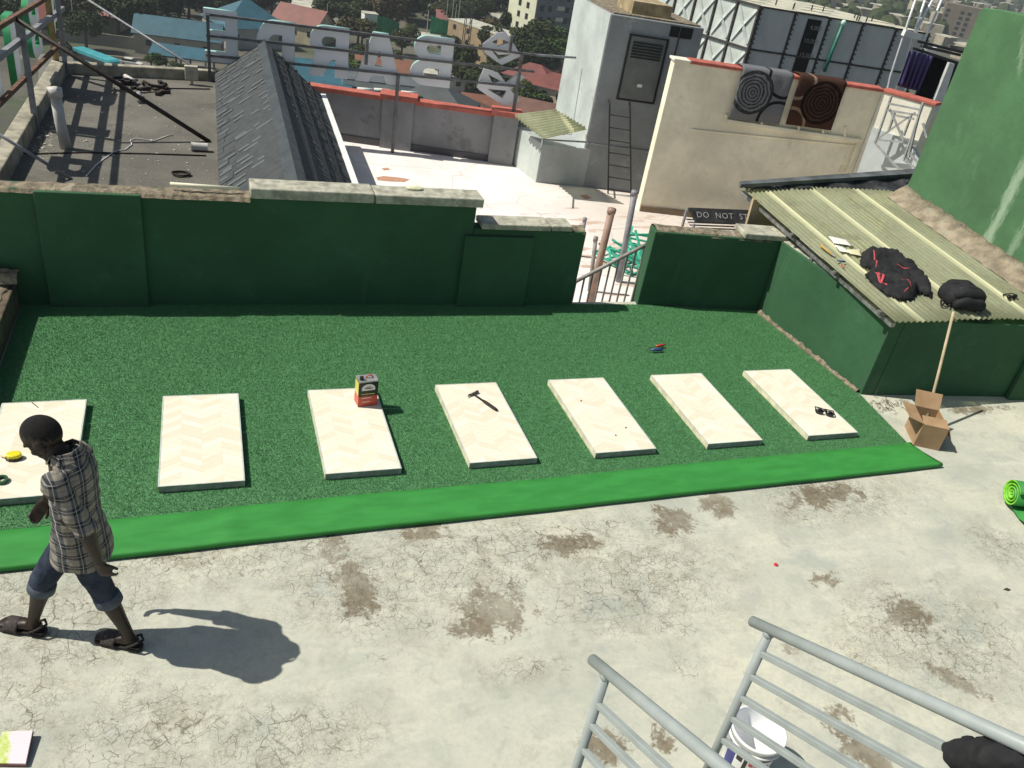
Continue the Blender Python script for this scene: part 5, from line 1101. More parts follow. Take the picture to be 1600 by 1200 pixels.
# ------------------------------------------------------------------ seven table-top boards with chevron veneer
def wood(name, c):
    k = N(name); g = k.noise(9, 6, .65, k.mapping((1, 14, 1))); col = k.mix(k.rng(g, .3, .7), tuple(x*.93 for x in c), tuple(min(1, x*1.05) for x in c))
    k.base(col); k.rough(.5); k.b.inputs['Specular IOR Level'].default_value = .3; k.bump(g, .08, .002); return k.m
VEN = [wood('veneer_%d' % i, c) for i, c in enumerate(((.735,.675,.545),(.755,.70,.58),(.70,.635,.50),(.77,.72,.61),(.745,.69,.56)))]
m_edge = mat('pale_board_edge', (.64,.59,.42), .6, .2, 8, stain=(.4,.36,.28)); m_trim = mat('aluminium_trim', (.60,.64,.60), .4, .1, 10, metal=.3); m_core = mat('grey_board_core', (.33,.33,.28), .8, .25, 14)
PWD, PLN, PTH = .60, 1.20, .055
def clip_poly(poly, x0, x1, y0, y1):
    for ax, lim, sg_ in ((0,x0,1),(0,x1,-1),(1,y0,1),(1,y1,-1)):
        out = []
        for i in range(len(poly)):
            a, b = poly[i-1], poly[i]; ia, ib = (a[ax]-lim)*sg_ >= 0, (b[ax]-lim)*sg_ >= 0
            if ia != ib: t = (lim-a[ax])/(b[ax]-a[ax]); out.append((a[0]+(b[0]-a[0])*t, a[1]+(b[1]-a[1])*t))
            if ib: out.append(b)
        poly = out
        if len(poly) < 3: return None
    return poly
pieces = []; ncol, rowh, rise = 4, .070, .085; cwid = PWD/ncol
for c in range(ncol):
    up_ = c % 2 == 0
    for r in range(-2, 18):
        ya, yb = (0, rise) if up_ else (rise, 0)
        y = r*rowh; poly = [(c*cwid+.0002, y+ya+.0004), ((c+1)*cwid-.0002, y+yb+.0004), ((c+1)*cwid-.0002, y+yb+rowh-.0004), (c*cwid+.0002, y+ya+rowh-.0004)]
        poly = clip_poly(poly, .008, PWD-.008, .008, PLN-.008)
        if poly:
            a = sum(p[0] for p in poly)/len(poly), sum(p[1] for p in poly)/len(poly)
            me = MB().prism([(p[0]-a[0], p[1]-a[1]) for p in poly], 0, .0025).mesh('veneer_strip', VEN[0]); pieces.append((me, a))
core_me = MB().bx(.004,PWD-.004,.004,PLN-.004,0,PTH-.0022).mesh('board_core', m_core)
def board(x0, y0, rz, label, seed):
    R_ = thing('table_board', label, 'table board', (x0, y0, .016), 'pale chevron boards laid on the turf'); R_.rotation_euler = (0, 0, rz)
    rs = random.Random(seed)
    def part(nm, me, loc=(0,0,0)): o = bpy.data.objects.new(nm, me); COL.objects.link(o); o.parent = R_; o.location = loc; return o
    part('board_core', core_me)
    for nm, b, m_ in (('edge_strip', (0,.0038,0,PLN,0,PTH), m_edge), ('edge_strip', (PWD-.0038,PWD,0,PLN,0,PTH), m_edge), ('edge_strip', (.0042,PWD-.0042,0,.0038,0,PTH), m_core), ('edge_strip', (.0042,PWD-.0042,PLN-.0038,PLN,0,PTH), m_edge)):
        part(nm, MB().bx(*b).mesh(nm, m_))
    for b in ((-.002,.0075,.0,PLN), (PWD-.0075,PWD+.002,0,PLN), (.0078,PWD-.0078,0,.0075), (.0078,PWD-.0078,PLN-.0075,PLN)):
        part('trim', MB().bx(*b, PTH+.0002, PTH+.002).mesh('trim', m_trim))
    for me, a in pieces:
        o = part('veneer_strip', me, (a[0], a[1], PTH-.002+rs.uniform(0, .0006))); o.material_slots[0].link = 'OBJECT'; o.material_slots[0].material = VEN[min(4, int(rs.random()**1.0*5))]
for i, (x, y, rz, lb) in enumerate(((-1.555,5.10,.012,'chevron veneer board with a yellow tape measure beside the walking man'),(-.40,5.105,-.006,'chevron veneer board with nothing on it, beside the board carrying the tin'),(.795,5.105,.0,'chevron veneer board carrying the red and black tin'),(1.965,5.105,.002,'chevron veneer board with a hammer on it'),(3.115,5.11,.004,'chevron veneer board with small dark specks, between hammer board and clean board'),(4.26,5.12,.0,'clean chevron veneer board between the speckled board and the one with black sunglasses'),(5.395,5.13,-.006,'chevron veneer board with black sunglasses nearest the shed'))):
    board(x, y, rz, lb, i)
ZB = .016+PTH+.002
# tin
tcx = gz(571, 629, ZB); m_red = mat('tin_red', (.52,.075,.035), .35, .1, 20); m_blk = mat('tin_black', (.02,.018,.016), .35, .1, 20); m_tin = mat('tin_metal', (.45,.45,.44), .35, .15, 20, metal=.6); m_yel = mat('tin_yellow', (.60,.55,.12), .4, .1, 20)
can = thing('adhesive_tin', 'rectangular red and black tin with a metal lid on a chevron board', 'tin', tcx)
Mt = Matrix.Rotation(math.radians(7), 3, 'Z')
def cn(x, y, z): return tcx+Mt @ Vector((x, y, z))
def cbox(x0, x1, y0, y1, z0, z1): return MB().add([cn(x,y,z) for z in (z0,z1) for x,y in ((x0,y0),(x1,y0),(x1,y1),(x0,y1))], [(3,2,1,0),(4,5,6,7),(0,1,5,4),(1,2,6,5),(2,3,7,6),(3,0,4,7)])
HW, HD, HH = .085, .055, .255
obj('tin_body', cbox(-HW,HW,-HD,HD,0,HH), m_tin, can, bevel=.004)
obj('red_band', cbox(-HW-.0015,HW+.0015,-HD-.0015,HD+.0015,.004,.105), m_red, can)
obj('black_band', cbox(-HW-.0015,HW+.0015,-HD-.0015,HD+.0015,.106,.245), m_blk, can)
obj('yellow_side', cbox(-HW-.003,-HW-.0016,-HD+.006,HD-.006,.11,.24), m_yel, can)
arch = [(-.06,.165),(.06,.165)]+[(.06*math.cos(t), .185+.045*math.sin(t)) for t in np.linspace(0, math.pi, 9)]
obj('white_crest', MB().slab([cn(x,-HD-.0030,z) for x,z in arch], .001), m_white_pl, can)
for i, (x0, x1, z) in enumerate(((-.035,.035,.182),(-.02,.02,.196))): obj('crest_mark', cbox(x0,x1,-HD-.0042,-HD-.0032,z,z+.008), m_red if i else m_blk, can)
for x0, x1, z, m_ in ((-.06,.03,.085,m_white_pl),(-.06,.06,.125,m_yel),(-.05,.02,.045,m_white_pl)): obj('label_line', cbox(x0,x1,-HD-.0034,-HD-.0018,z,z+.006), m_, can)
obj('rim', cbox(-HW-.003,HW+.003,-HD-.003,HD+.003,HH-.004,HH+.004), m_tin, can, bevel=.002)
obj('spout', MB().lathe([(.0,.03),(.016,.03),(.018,0),(.018,-.005)], 12, cn(-.055,-.02,HH+.004)), m_blk, can)
obj('handle', MB().tube([cn(.02+.03*math.cos(t), 0, HH+.002+.03*math.sin(t)) for t in np.linspace(0, math.pi, 9)], .006, 6), m_red, can, smooth=True)
# hammer
h0, h1 = gz(739, 615, ZB+.015), gz(765, 633, ZB+.012); hm = thing('hammer', 'small claw hammer with black handle lying on a board', 'hammer', h0)
dv = (h1-h0).normalized(); sv = Vector((-dv.y, dv.x, 0)).normalized(); m_hs = mat('hammer_steel', (.17,.15,.13), .4, .2, 20, metal=.7)
obj('handle', MB().tube([h0+dv*.0, h0+dv*.06, h0+dv*.15], .008, 8).tube([h0+dv*.14, h0+dv*.2, h0+dv*.29, h0+dv*.32], [.013,.016,.016,.012], 8), mat('rubber_grip', (.018,.015,.013), .7), hm, smooth=True)
obj('head', MB().tube([h0+sv*.065, h0+sv*.04, h0+sv*.03, h0-sv*.0, h0-sv*.03], [.014,.014,.010,.011,.010], 10).tube([h0-sv*.03, h0-sv*.055-dv*.002, h0-sv*.075+dv*.012], [.011,.008,.004], 6), m_hs, hm, smooth=True)
# screwdrivers on the turf
for lb, hp, he, tip, hc in (('red handled screwdriver lying on the turf beside a blue one', (1038,539), (1025,541), (1013,544), (.42,.05,.03)), ('blue handled screwdriver lying on the turf beside a red one', (1035,546), (1018,547), (1008,546), (.03,.06,.22))):
    a, b, c = gz(*hp,.045), gz(*he,.045), gz(*tip,.04); R_ = thing('screwdriver', lb, 'screwdriver', b)
    obj('handle', MB().tube([a, a.lerp(b,.15), a.lerp(b,.6), b], [.012,.017,.017,.011], 8), mat('grip_'+lb[:3], hc, .35, .1), R_, smooth=True); obj('shaft', MB().tube([b, c], .004, 6), m_hs, R_)
# sunglasses on the last board
m_glossblk = mat('black_gloss_plastic', (.010,.009,.010), .25, .3, 30)
def glasses(c, rz, label, s=1.0):
    R_ = thing('sunglasses', label, 'sunglasses', c); M = Matrix.Rotation(rz, 3, 'Z')
    def W(x, y, z): return Vector(c)+M @ Vector((x*s, y*s, z*s))
    for sg_ in (-1, 1):
        obj('lens', MB().ell(W(sg_*.042,0,.022), (.036*s,.020*s,.022*s), 12, 8, M), m_glossblk, R_, smooth=True)
        obj('temple', MB().tube([W(sg_*.075,.0,.03), W(sg_*.074,.05,.026), W(sg_*.02,.075,.012), W(-sg_*.03,.07,.008)], .005*s, 6), m_glossblk, R_, smooth=True)
    obj('bridge', MB().tube([W(-.015,0,.032), W(0,-.006,.036), W(.015,0,.032)], .006*s, 6), m_glossblk, R_, smooth=True)
glasses(gz(1287,648,ZB), -.55, 'black sunglasses lying on the board nearest the shed', 1.25)
# tape measure, tape roll, stick on the first board
tm = gz(22,716,ZB); R_ = thing('tape_measure', 'yellow tape measure lying on the board beside the man', 'tape measure', tm)
obj('case', MB().prism([(tm.x+.05*math.cos(t)*(1.1 if math.cos(t) > 0 else 1), tm.y+.04*math.sin(t)) for t in np.linspace(0, 2*math.pi, 12, endpoint=False)], tm.z+.006, tm.z+.045), mat('tape_yellow', (.70,.60,.02), .4, .08), R_, bevel=.01)
obj('bumper', MB().prism([(tm.x+.056*math.cos(t), tm.y-.004+.045*math.sin(t)) for t in np.linspace(0, 2*math.pi, 12, endpoint=False)], tm.z, tm.z+.018), m_glossblk, R_, bevel=.004)
obj('blade', MB().box(tm+Vector((-.07,.012,.012)), (.05,.012,.002), -.5), mat('blade_cream', (.6,.5,.3), .5), R_)
tr = gz(2,752,ZB); R_ = tag(obj('tape_roll', MB().lathe([(.028,0),(.045,0),(.045,.024),(.028,.024),(.028,0)], 20, tr), mat('green_tape', (.02,.09,.035), .5)), 'small dark green tape roll on the board beside the man', 'tape roll')
tag(obj('twig', MB().tube([gz(50,629,ZB+.004), gz(59,636,ZB+.004)], .004, 5), mat('twig_brown', (.13,.10,.06), .9)), 'tiny twig on the far edge of the board beside the man', 'twig')
rs = random.Random(8)
for px, py in ((908,626),(962,680),(978,668)): tag(obj('wood_chip', MB().box(gz(px,py,ZB+.003), (.014,.010,.006), rs.uniform(0,3)), m_blkchip if 'm_blkchip' in globals() else m_hs), 'tiny dark chip lying on the speckled board', 'chip', 'dark chips on the speckled board')
c = gz(1212,883,0); tag(obj('bottle_cap', MB().lathe([(0,.012),(.014,.012),(.016,.008),(.016,0)], 14, c), mat('cap_red', (.55,.04,.05), .4)), 'tiny red bottle cap on the bare concrete', 'bottle cap')
c = gz(1573,922,0); tag(obj('leaf_scrap', MB().slab([c+Vector((-.03,.01,.004)),c+Vector((.0,-.012,.008)),c+Vector((.04,-.005,.004)),c+Vector((.01,.015,.01))], .003), mat('scrap_brown', (.05,.04,.03), .9)), 'small dark dry scrap on the bare concrete', 'scrap')
# ------------------------------------------------------------------ cardboard box and stick
k = N('cardboard'); c_ = k.mix(k.rng(k.noise(5, 5, .6), .3, .7), (.30,.185,.095), (.39,.255,.145)); st_ = k.noise(3, 3, .5, k.mapping((60,60,.5))); k.base(k.mix(k.rng(st_, .4, .6, 0, .15), c_, (.24,.145,.075))); k.rough(.85); m_card = k.m
p0, p1, p3 = gz(1427,696), gz(1464,704), gz(1403,664); e1 = (p1-p0); e2 = (p3-p0); e1 = e1.normalized()*max(.25, e1.length); e2 = Vector((-e1.y, e1.x, 0)).normalized()*.36; p2 = p0+e1+e2; p3 = p0+e2; p1 = p0+e1
cb = thing('cardboard_box', 'open brown cardboard box with bent flaps at the turf corner', 'box', (p0+p2)/2); hb = .26; up = Vector((0,0,1))
for nm, a, b in (('side',p0,p1),('side',p1,p2),('side',p2,p3),('side',p3,p0)):
    ins = ((p0+p2)/2-(a+b)/2).normalized()*.006; d_ = (b-a).normalized()*.006
    obj(nm, MB().prism([(a+d_*.0).xy, (b-d_).xy, (b-d_+ins).xy, (a+ins).xy], .0, hb), m_card, cb)
obj('bottom', MB().prism([(q*.97+(p0+p2)/2*.03).xy for q in (p0,p1,p2,p3)], .002, .008), m_card, cb)
def flap(a, b, out, ang, ln, skew=.0):
    o_ = Vector(out).normalized(); dz = math.sin(math.radians(ang))*ln; dx = math.cos(math.radians(ang))*ln; d_ = (b-a)*skew
    q = [a+up*hb, b+up*hb, b+up*(hb+dz)+o_*dx-d_, a+up*(hb+dz)+o_*dx+d_]
    obj('flap', MB().slab(q, .005), m_card, cb)
flap(p3, p0, -e1, 12, .15, .05); flap(p2, p3, e2, 52, .17, -.04); flap(p1, p2, e1, -62, .13); flap(p0, p1, e2, 14, .13, .02)
tag(obj('packing_scrap', MB().ell((p0+p2)/2+Vector((0,.02,.06)), (.08,.10,.06), 9, 6), m_strip), 'bit of bright green carpet inside the cardboard box', 'carpet scrap')
sb, stp = (p0+p2)/2+Vector((.06,.05,.012)), gy(1490, 487, 5.66); tag(obj('wooden_stick', MB().tube([sb, sb.lerp(stp,.5)+Vector((.006,0,0)), stp], [.016,.015,.014], 8), mat('pale_stick', (.42,.34,.22), .8, .2, 6), smooth=True), 'long thin wooden stick leaning from the box against the shed roof', 'stick')
# ------------------------------------------------------------------ loose turf roll on the right
m_lime = mat('lime_turf_back', (.18,.52,.03), .6, .25, 20, bump=.6, bscale=60)
rc = gz(1568, 790, 0); ax = Vector((.93,-.36,0)).normalized(); sd_ = Vector((-ax.y, ax.x, 0)); R_ = thing('turf_roll', 'rolled offcut of green turf with a lime green inner side', 'carpet roll', rc)
def spiral(r0, r1, turns, n=110): return [(t, r0+(r1-r0)*i/n) for i, t in ((i, i/n*turns*2*math.pi) for i in range(n+1))]
mb = MB(); SPL = spiral(.03, .135, 3.4)
for s_, (u, jt) in enumerate(((0,0),(.6,.01),(1.5,0))):
    for t, r in SPL: mb.v.append(tuple(rc+ax*u+sd_*(r*math.cos(t))+Vector((0,0,.150+r*math.sin(t)*.95))))
n = len(SPL)
for s_ in range(2):
    for i in range(n-1): mb.f.append((s_*n+i, s_*n+i+1, (s_+1)*n+i+1, (s_+1)*n+i)); mb.mi.append(0)
mb.cur = 1
for i in range(n-1): pass
o = obj('rolled_turf', mb, [m_strip, m_lime], R_, smooth=True); sm = o.modifiers.new('t','SOLIDIFY'); sm.thickness = .013; sm.material_offset_rim = 1; sm.material_offset = 1
fl = MB(); prof = [(.12,.12),(.02,.02),(-.16,.03),(-.34,.07),(-.46,.03)]
for i in range(9):
    u = .04+1.46*i/8
    for (v, z) in prof: fl.v.append(tuple(rc+ax*u+sd_*(v*1.0-.04+.02*math.sin(i*1.1))+Vector((0,0,z+.012*math.sin(i*1.7+v*9)+.012))))
for i in range(8):
    for j in range(len(prof)-1): fl.f.append((i*5+j, i*5+j+1, (i+1)*5+j+1, (i+1)*5+j)); fl.mi.append(0)
o = obj('loose_flap', fl, m_strip, R_, smooth=True); o.modifiers.new('t','SOLIDIFY').thickness = .012
# ------------------------------------------------------------------ things lying on the shed roof
def on_roof(px, py, lift=0):
    d = Vector(ray(px, py)); c0 = Vector(CAM); n_ = Vector((0, -.088, 1)); q = Vector((0, 5.74, .985+.012+lift)); t = (q-c0).dot(n_)/d.dot(n_); return c0+d*t
m_cloth = mat('black_cloth', (.012,.012,.014), .85, .4, 9, bump=.5, bscale=60); m_pink = mat('coral_piping', (.46,.07,.085), .7, .15, 20)
def lump(pts_px, height, seed, res=34, lift=0.0):
    """crumpled cloth: outline on the roof, uneven height that falls to nothing at the rim"""
    P2 = [on_roof(*p, lift) for p in pts_px]; cx = sum(p.x for p in P2)/len(P2); cy = sum(p.y for p in P2)/len(P2)
    xs = [p.x for p in P2]; ys = [p.y for p in P2]; x0, x1, y0, y1 = min(xs), max(xs), min(ys), max(ys)
    def edge(x, y):
        best = 9; ins = False; j = len(P2)-1
        for i in range(len(P2)):
            a, b = P2[j], P2[i]; dx, dy = b.x-a.x, b.y-a.y; t = max(0, min(1, ((x-a.x)*dx+(y-a.y)*dy)/(dx*dx+dy*dy+1e-9)))
            best = min(best, math.hypot(x-a.x-dx*t, y-a.y-dy*t))
            if (a.y > y) != (b.y > y) and x < (b.x-a.x)*(y-a.y)/(b.y-a.y)+a.x: ins = not ins
            j = i
        return best if ins else -best
    from mathutils import noise as MN
    def hz_(x, y):
        e = edge(x, y); f = max(0, min(1, e/.055)); f = math.sin(f*math.pi/2)
        nz_ = .55+.5*MN.noise(Vector((x*5+seed, y*5, seed)))+.30*abs(MN.noise(Vector((x*13, y*13+seed, 2))))
        fold = .28*math.sin((x*.8+y)*30+3*MN.noise(Vector((x*4, y*4, seed*3))))
        return rz_(y)+.012+lift+f*height*max(.15, nz_+fold*.5)
    mb = MB(); idx = {}; nx = res; ny = int(res*(y1-y0)/(x1-x0))+2
    for j in range(ny+1):
        for i in range(nx+1):
            x, y = x0+(x1-x0)*i/nx, y0+(y1-y0)*j/ny
            if edge(x, y) > -.012: idx[i, j] = len(mb.v); mb.v.append((x, y, hz_(x, y)))
    for j in range(ny):
        for i in range(nx):
            q = [(i,j),(i+1,j),(i+1,j+1),(i,j+1)]
            if all(k_ in idx for k_ in q): mb.f.append(tuple(idx[k_] for k_ in q)); mb.mi.append(0)
    return mb, hz_
Zm = lambda pts: [(1200+x/4, 250+y/4) for x, y in pts]
jm, jh = lump(Zm([(578,640),(590,582),(690,572),(790,590),(870,660),(960,715),(1010,800),(1016,868),(930,830),(905,872),(830,882),(740,845),(660,785),(605,720),(650,692),(580,672)]), .115, 3.3, 46)
jk = thing('jacket', 'crumpled black jacket with coral red trim lying on the plastic roof', 'jacket', on_roof(1400,435))
o = obj('jacket_cloth', jm, m_cloth, jk, smooth=True); o.modifiers.new('t','SOLIDIFY').thickness = .006; o.modifiers[0].offset = 1
for pts, r in (([(640,600),(660,625),(675,655),(678,668)], .012), ([(665,700),(690,740),(745,785)], .020), ([(690,700),(715,735),(712,765)], .016), ([(800,660),(835,675),(878,685)], .010), ([(825,755),(860,785),(890,808)], .006), ([(850,825),(885,815)], .005)):
    P3 = []
    zp = Zm(pts); fine_ = [(a[0]+(b[0]-a[0])*t/5, a[1]+(b[1]-a[1])*t/5) for a, b in zip(zp, zp[1:]) for t in range(5)]+[zp[-1]]
    for (x, y) in fine_:
        q = on_roof(x, y, .06); P3.append(Vector((q.x, q.y, jh(q.x, q.y)+.010)))
    obj('trim_stripe', MB().tube(P3, [r*(.45+.55*math.sin(math.pi*(i+.6)/(len(P3)+.2))) for i in range(len(P3))], 7, squash=.25), m_pink, jk, smooth=True)
bpk = on_roof(1499, 476); bp = thing('backpack', 'black backpack resting on the plastic shed roof', 'backpack', bpk)
Mb = Matrix.Rotation(math.radians(-14), 3, 'Z')
def pillow(nm, c, r, e=.55, parent=None, mt_=None, n=28, m_=16, sag=0):
    mb = MB(); sp_ = lambda v, p: math.copysign(abs(v)**p, v)
    for i in range(m_+1):
        p = -math.pi/2+math.pi*i/m_
        for j in range(n):
            t = 2*math.pi*j/n; v = Vector((r[0]*sp_(math.cos(p),e)*sp_(math.cos(t),e), r[1]*sp_(math.cos(p),e)*sp_(math.sin(t),e), r[2]*sp_(math.sin(p),.8)))
            v.z += .010*math.sin(v.x*34+c[1]*60)*math.cos(v.y*26)-sag*abs(v.x)*abs(v.x)
            mb.v.append(tuple(bpk+Mb @ (Vector(c)+v)))
    for i in range(m_):
        for j in range(n): mb.f.append((i*n+j, i*n+(j+1)%n, (i+1)*n+(j+1)%n, (i+1)*n+j)); mb.mi.append(0)
    return obj(nm, mb, mt_ or m_cloth, parent, smooth=True)
bb_ = pillow('bag_body', (0,.03,.115), (.225,.18,.115), .62, bp, sag=.6)
fp_ = pillow('front_pocket', (.0,-.05,.165), (.19,.11,.070), .6, bp, sag=.7); lp_ = pillow('lower_pocket', (.0,-.145,.085), (.18,.06,.07), .6, bp, sag=.6); tp2 = pillow('top_pocket', (.0,.10,.195), (.17,.07,.042), .6, bp, sag=.5)
for par_, yy, zz, w_ in ((fp_,.055,.222,.175),(bb_,.165,.185,.19),(lp_,-.10,.150,.165),(fp_,-.06,.240,.13)): obj('zip', MB().tube([bpk+Mb @ Vector((x*w_, yy, zz-.035*abs(x)**2.4)) for x in np.linspace(-1,1,13)], .004, 5), mat('zip_grey', (.05,.05,.052), .4), par_, smooth=True)
obj('strap', MB().tube([bpk+Mb @ Vector(q) for q in ((-.17,.02,.05),(-.24,-.02,.03),(-.28,-.10,.015),(-.22,-.14,.015),(-.17,-.09,.04))], .012, 6, squash=.5), m_cloth, bp, smooth=True)
obj('carry_loop', MB().tube([bpk+Mb @ Vector(q) for q in ((.05,-.16,.03),(.07,-.21,.02),(.12,-.21,.02),(.14,-.15,.03))], .010, 6), m_cloth, bp, smooth=True)
m_paper = mat('white_paper', (.74,.73,.66), .7, .05, 6); m_paper_y = mat('cream_paper', (.66,.62,.40), .7, .05, 6)
for lb, pts, mt_ in (('larger white paper sheet on the plastic roof', [(378,476),(500,495),(535,541),(412,520)], m_paper), ('folded white paper on the plastic roof beside the jacket', [(418,530),(490,545),(515,585),(450,570)], m_paper), ('small cream note paper next to the jacket', [(490,560),(580,555),(588,604),(512,585)], m_paper_y)):
    q = [on_roof(*p, .014) for p in Zm(pts)]; mb = MB(); n = 6
    for j in range(n+1):
        for i in range(n+1): u, v = i/n, j/n; p_ = q[3].lerp(q[2], u).lerp(q[0].lerp(q[1], u), v); mb.v.append((p_.x, p_.y, p_.z+.010*math.sin(u*3+v*2)*u))
    for j in range(n):
        for i in range(n): mb.f.append((j*(n+1)+i, j*(n+1)+i+1, (j+1)*(n+1)+i+1, (j+1)*(n+1)+i)); mb.mi.append(0)
    o = obj('paper_sheet', mb, mt_, smooth=True); o.modifiers.new('t','SOLIDIFY').thickness = .001; tag(o, lb, 'paper')
a, b, c = [on_roof(*p, .018) for p in Zm([(328,532),(398,590),(420,603)])]; R_ = thing('chisel', 'wooden handled chisel lying on the plastic roof', 'chisel', a)
obj('handle', MB().tube([a, a.lerp(b,.3), b], [.011,.014,.010], 8), mat('orange_wood', (.50,.30,.08), .5), R_, smooth=True); obj('blade', MB().tube([b, c], .010, 6), m_hs, R_)
for lb, pa, pb, cc in (('blue marker pen on the plastic roof', (432,628), (482,636), (.04,.10,.25)), ('short red marker cap on the plastic roof', (460,655), (474,672), (.5,.10,.04))):
    tag(obj('marker_pen', MB().tube([on_roof(*Zm([pa])[0], .018), on_roof(*Zm([pb])[0], .018)], .010, 7), mat('pen_'+lb[:4], cc, .4), smooth=True), lb, 'pen')
glasses(on_roof(1580, 467, .005), .2, 'dark sunglasses beside the tower foot on the plastic roof', 1.2)
# ------------------------------------------------------------------ foreground stair rails, bucket, cloth, booklet
m_rail = mat('grey_rail_enamel', (.29,.32,.315), .42, .08, 7, stain=(.25,.27,.26), spec=.5, bump=.05, bscale=90)
XA, XB = 1.16, 1.76
def rail_set(x, post_top, hand_a, hand_b, post_bot, bars, label, zland=1.05):
    a, b = gx(*hand_a, x), gx(*hand_b, x); pt = gx(*post_top, x); R_ = thing('stair_handrail', label, 'railing', (x, pt.y, zland)); d = (b-a).normalized()
    obj('handrail', MB().tube([a-d*.0, a.lerp(b,.5), b+d*.6], .0195, 16), m_rail, R_, smooth=True)
    t_ = a+d*((pt.y-a.y)/d.y); obj('post', MB().tube([Vector((x, pt.y, zland)), Vector((x, pt.y, t_.z-.012))], .0165, 14), m_rail, R_, smooth=True)
    obj('weld', MB().lathe([(.0175,-.008),(.0205,0),(.0175,.007)], 12, (x, pt.y, t_.z-.022)), m_rail, R_, smooth=True)
    for px, py in bars:
        s = gx(px, py, x); s = Vector((x, pt.y-.012, s.z)); obj('bar', MB().beam(s, s+d*1.9, .022, .022), m_rail, R_, bevel=.003)
    return R_, a, d
rail_set(XB, (1200,992), (1176,971), (1600,1165), (1100,1190), ((1190,1020),(1172,1053),(1155,1083),(1141,1116),(1122,1142),(1108,1172)), 'grey pipe stair railing nearest the white bucket')
rail_set(XA, (945,1060), (926,1031), (1130,1200), (880,1200), ((932,1094),(921,1124),(906,1156),(890,1190)), 'grey pipe stair railing with the open ended post')
ls = thing('stair_landing', 'concrete stair landing under the pipe railings', 'stairs', (1.45, .6, 0))
obj('landing', MB().bx(1.1, 1.82, .4, 1.62, .0, 1.05), m_cap, ls, bevel=.01)
for i in range(5): obj('step', MB().bx(1.1, 1.82, .398-.27*(i+1), .398-.27*i, 0, 1.22+.17*i), m_cap, ls, bevel=.01)
# bucket
bc = gz(1186, 1140, .34); bc.z = 0; R_ = thing('paint_bucket', 'white plastic paint bucket with blue label behind the railing', 'bucket', bc)
obj('shell', MB().lathe([(0,.004),(.118,.004),(.12,0),(.125,.02),(.150,.325),(.158,.327),(.158,.345),(.153,.348),(.147,.345),(.146,.325),(.120,.03),(0,.028)], 40, bc), mat('bucket_white', (.78,.79,.80), .3, .05, 6, spec=.5), R_, smooth=True)
obj('rib', MB().lathe([(.149,.285),(.160,.287),(.160,.295),(.150,.297)], 40, bc), m_white_pl, R_, smooth=True)
obj('paint_residue', MB().lathe([(0,.034),(.118,.034)], 24, bc), mat('residue_grey', (.55,.56,.56), .5), R_)
def lab(a0, a1, z0, z1, m_, off=.0015, nm='label'):
    mb = MB(); n = 14
    for i in range(n+1):
        t = math.radians(a0+(a1-a0)*i/n)
        for z in (z0, z1): r = .125+(z-.02)*.082+off; mb.v.append((bc.x+r*math.cos(t), bc.y+r*math.sin(t), z))
    for i in range(n): mb.f.append((2*i, 2*i+2, 2*i+3, 2*i+1)); mb.mi.append(0)
    obj(nm, mb, m_, R_)
m_lblue = mat('label_blue', (.035,.045,.22), .4); m_lred = mat('label_red', (.5,.04,.08), .4)
lab(168, 300, .05, .26, m_lblue); lab(196, 285, .06, .25, m_white_pl, .003)
for a0, a1, z0, z1, m_ in ((200,214,.19,.235,m_blk),(218,226,.12,.23,m_blk),(230,240,.19,.225,m_lred),(244,252,.18,.22,m_lred),(204,222,.08,.11,m_blk),(228,250,.10,.14,m_lblue),(255,275,.18,.22,m_blk)): lab(a0, a1, z0, z1, m_, .0045, 'label_mark')
obj('bail_handle', MB().tube([bc+Vector((.152*math.cos(t), .152*math.sin(t)+.0, .30+.02*math.sin(2*t))) for t in np.linspace(-.2, math.pi-.2, 19)], .003, 6), m_tin, R_)
# black sleeve hanging on the handrail
ha, hb_ = gx(1495,1172,XB), gx(1620,1190,XB); cl = MB()
for i in range(13):
    t = i/12; c = ha.lerp(hb_, t); r = .055*math.sin(math.pi*min(1, t*1.0+.12))**.5
    cl.ell(c+Vector((0,.0,-.01+.008*math.sin(i*2.3))), (r*1.1, .03, r*(1+.12*math.sin(i*1.9))), 12, 8)
o = obj('black_cloth', cl, m_cloth); rm = o.modifiers.new('r','REMESH'); rm.mode = 'VOXEL'; rm.voxel_size = .008; rm.use_smooth_shade = True; tx2 = bpy.data.textures.new('sleeve_folds', 'CLOUDS'); tx2.noise_scale = .03; d2 = o.modifiers.new('d','DISPLACE'); d2.texture = tx2; d2.strength = .022; d2.texture_coords = 'LOCAL'; tag(o, 'black cloth bunched over the grey stair handrail', 'cloth')
gt = gx(1078,1190,1.44); gbg = MB()
for i in range(12):
    t = i/11; z_ = 1.055+(gt.z-1.055)*t; r_ = .13*(1-.25*t*t)*(math.sin(math.pi*min(1, .12+.88*(1-t)*.9+.08)) if t > .8 else 1); gbg.v += [(gt.x+r_*math.cos(a)*(1+.06*math.sin(3*a+i)), gt.y-.10+r_*.8*math.sin(a), z_) for a in np.linspace(0, 2*math.pi, 20, endpoint=False)]
gbg.f = [(i*20+j, i*20+(j+1)%20, (i+1)*20+(j+1)%20, (i+1)*20+j) for i in range(11) for j in range(20)]+[tuple(range(220,240)), tuple(range(19,-1,-1))]; gbg.mi = [0]*len(gbg.f)
tag(obj('green_sack', gbg, mat('green_sack_cloth', (.05,.15,.085), .8, .25, 12, bump=.5, bscale=40), smooth=True), 'dull green sack standing on the landing between the railings', 'sack')
rg = gy(648,302,8.22); rag = MB().ell((rg.x, rg.y, 1.287), (.09,.05,.022), 14, 8)
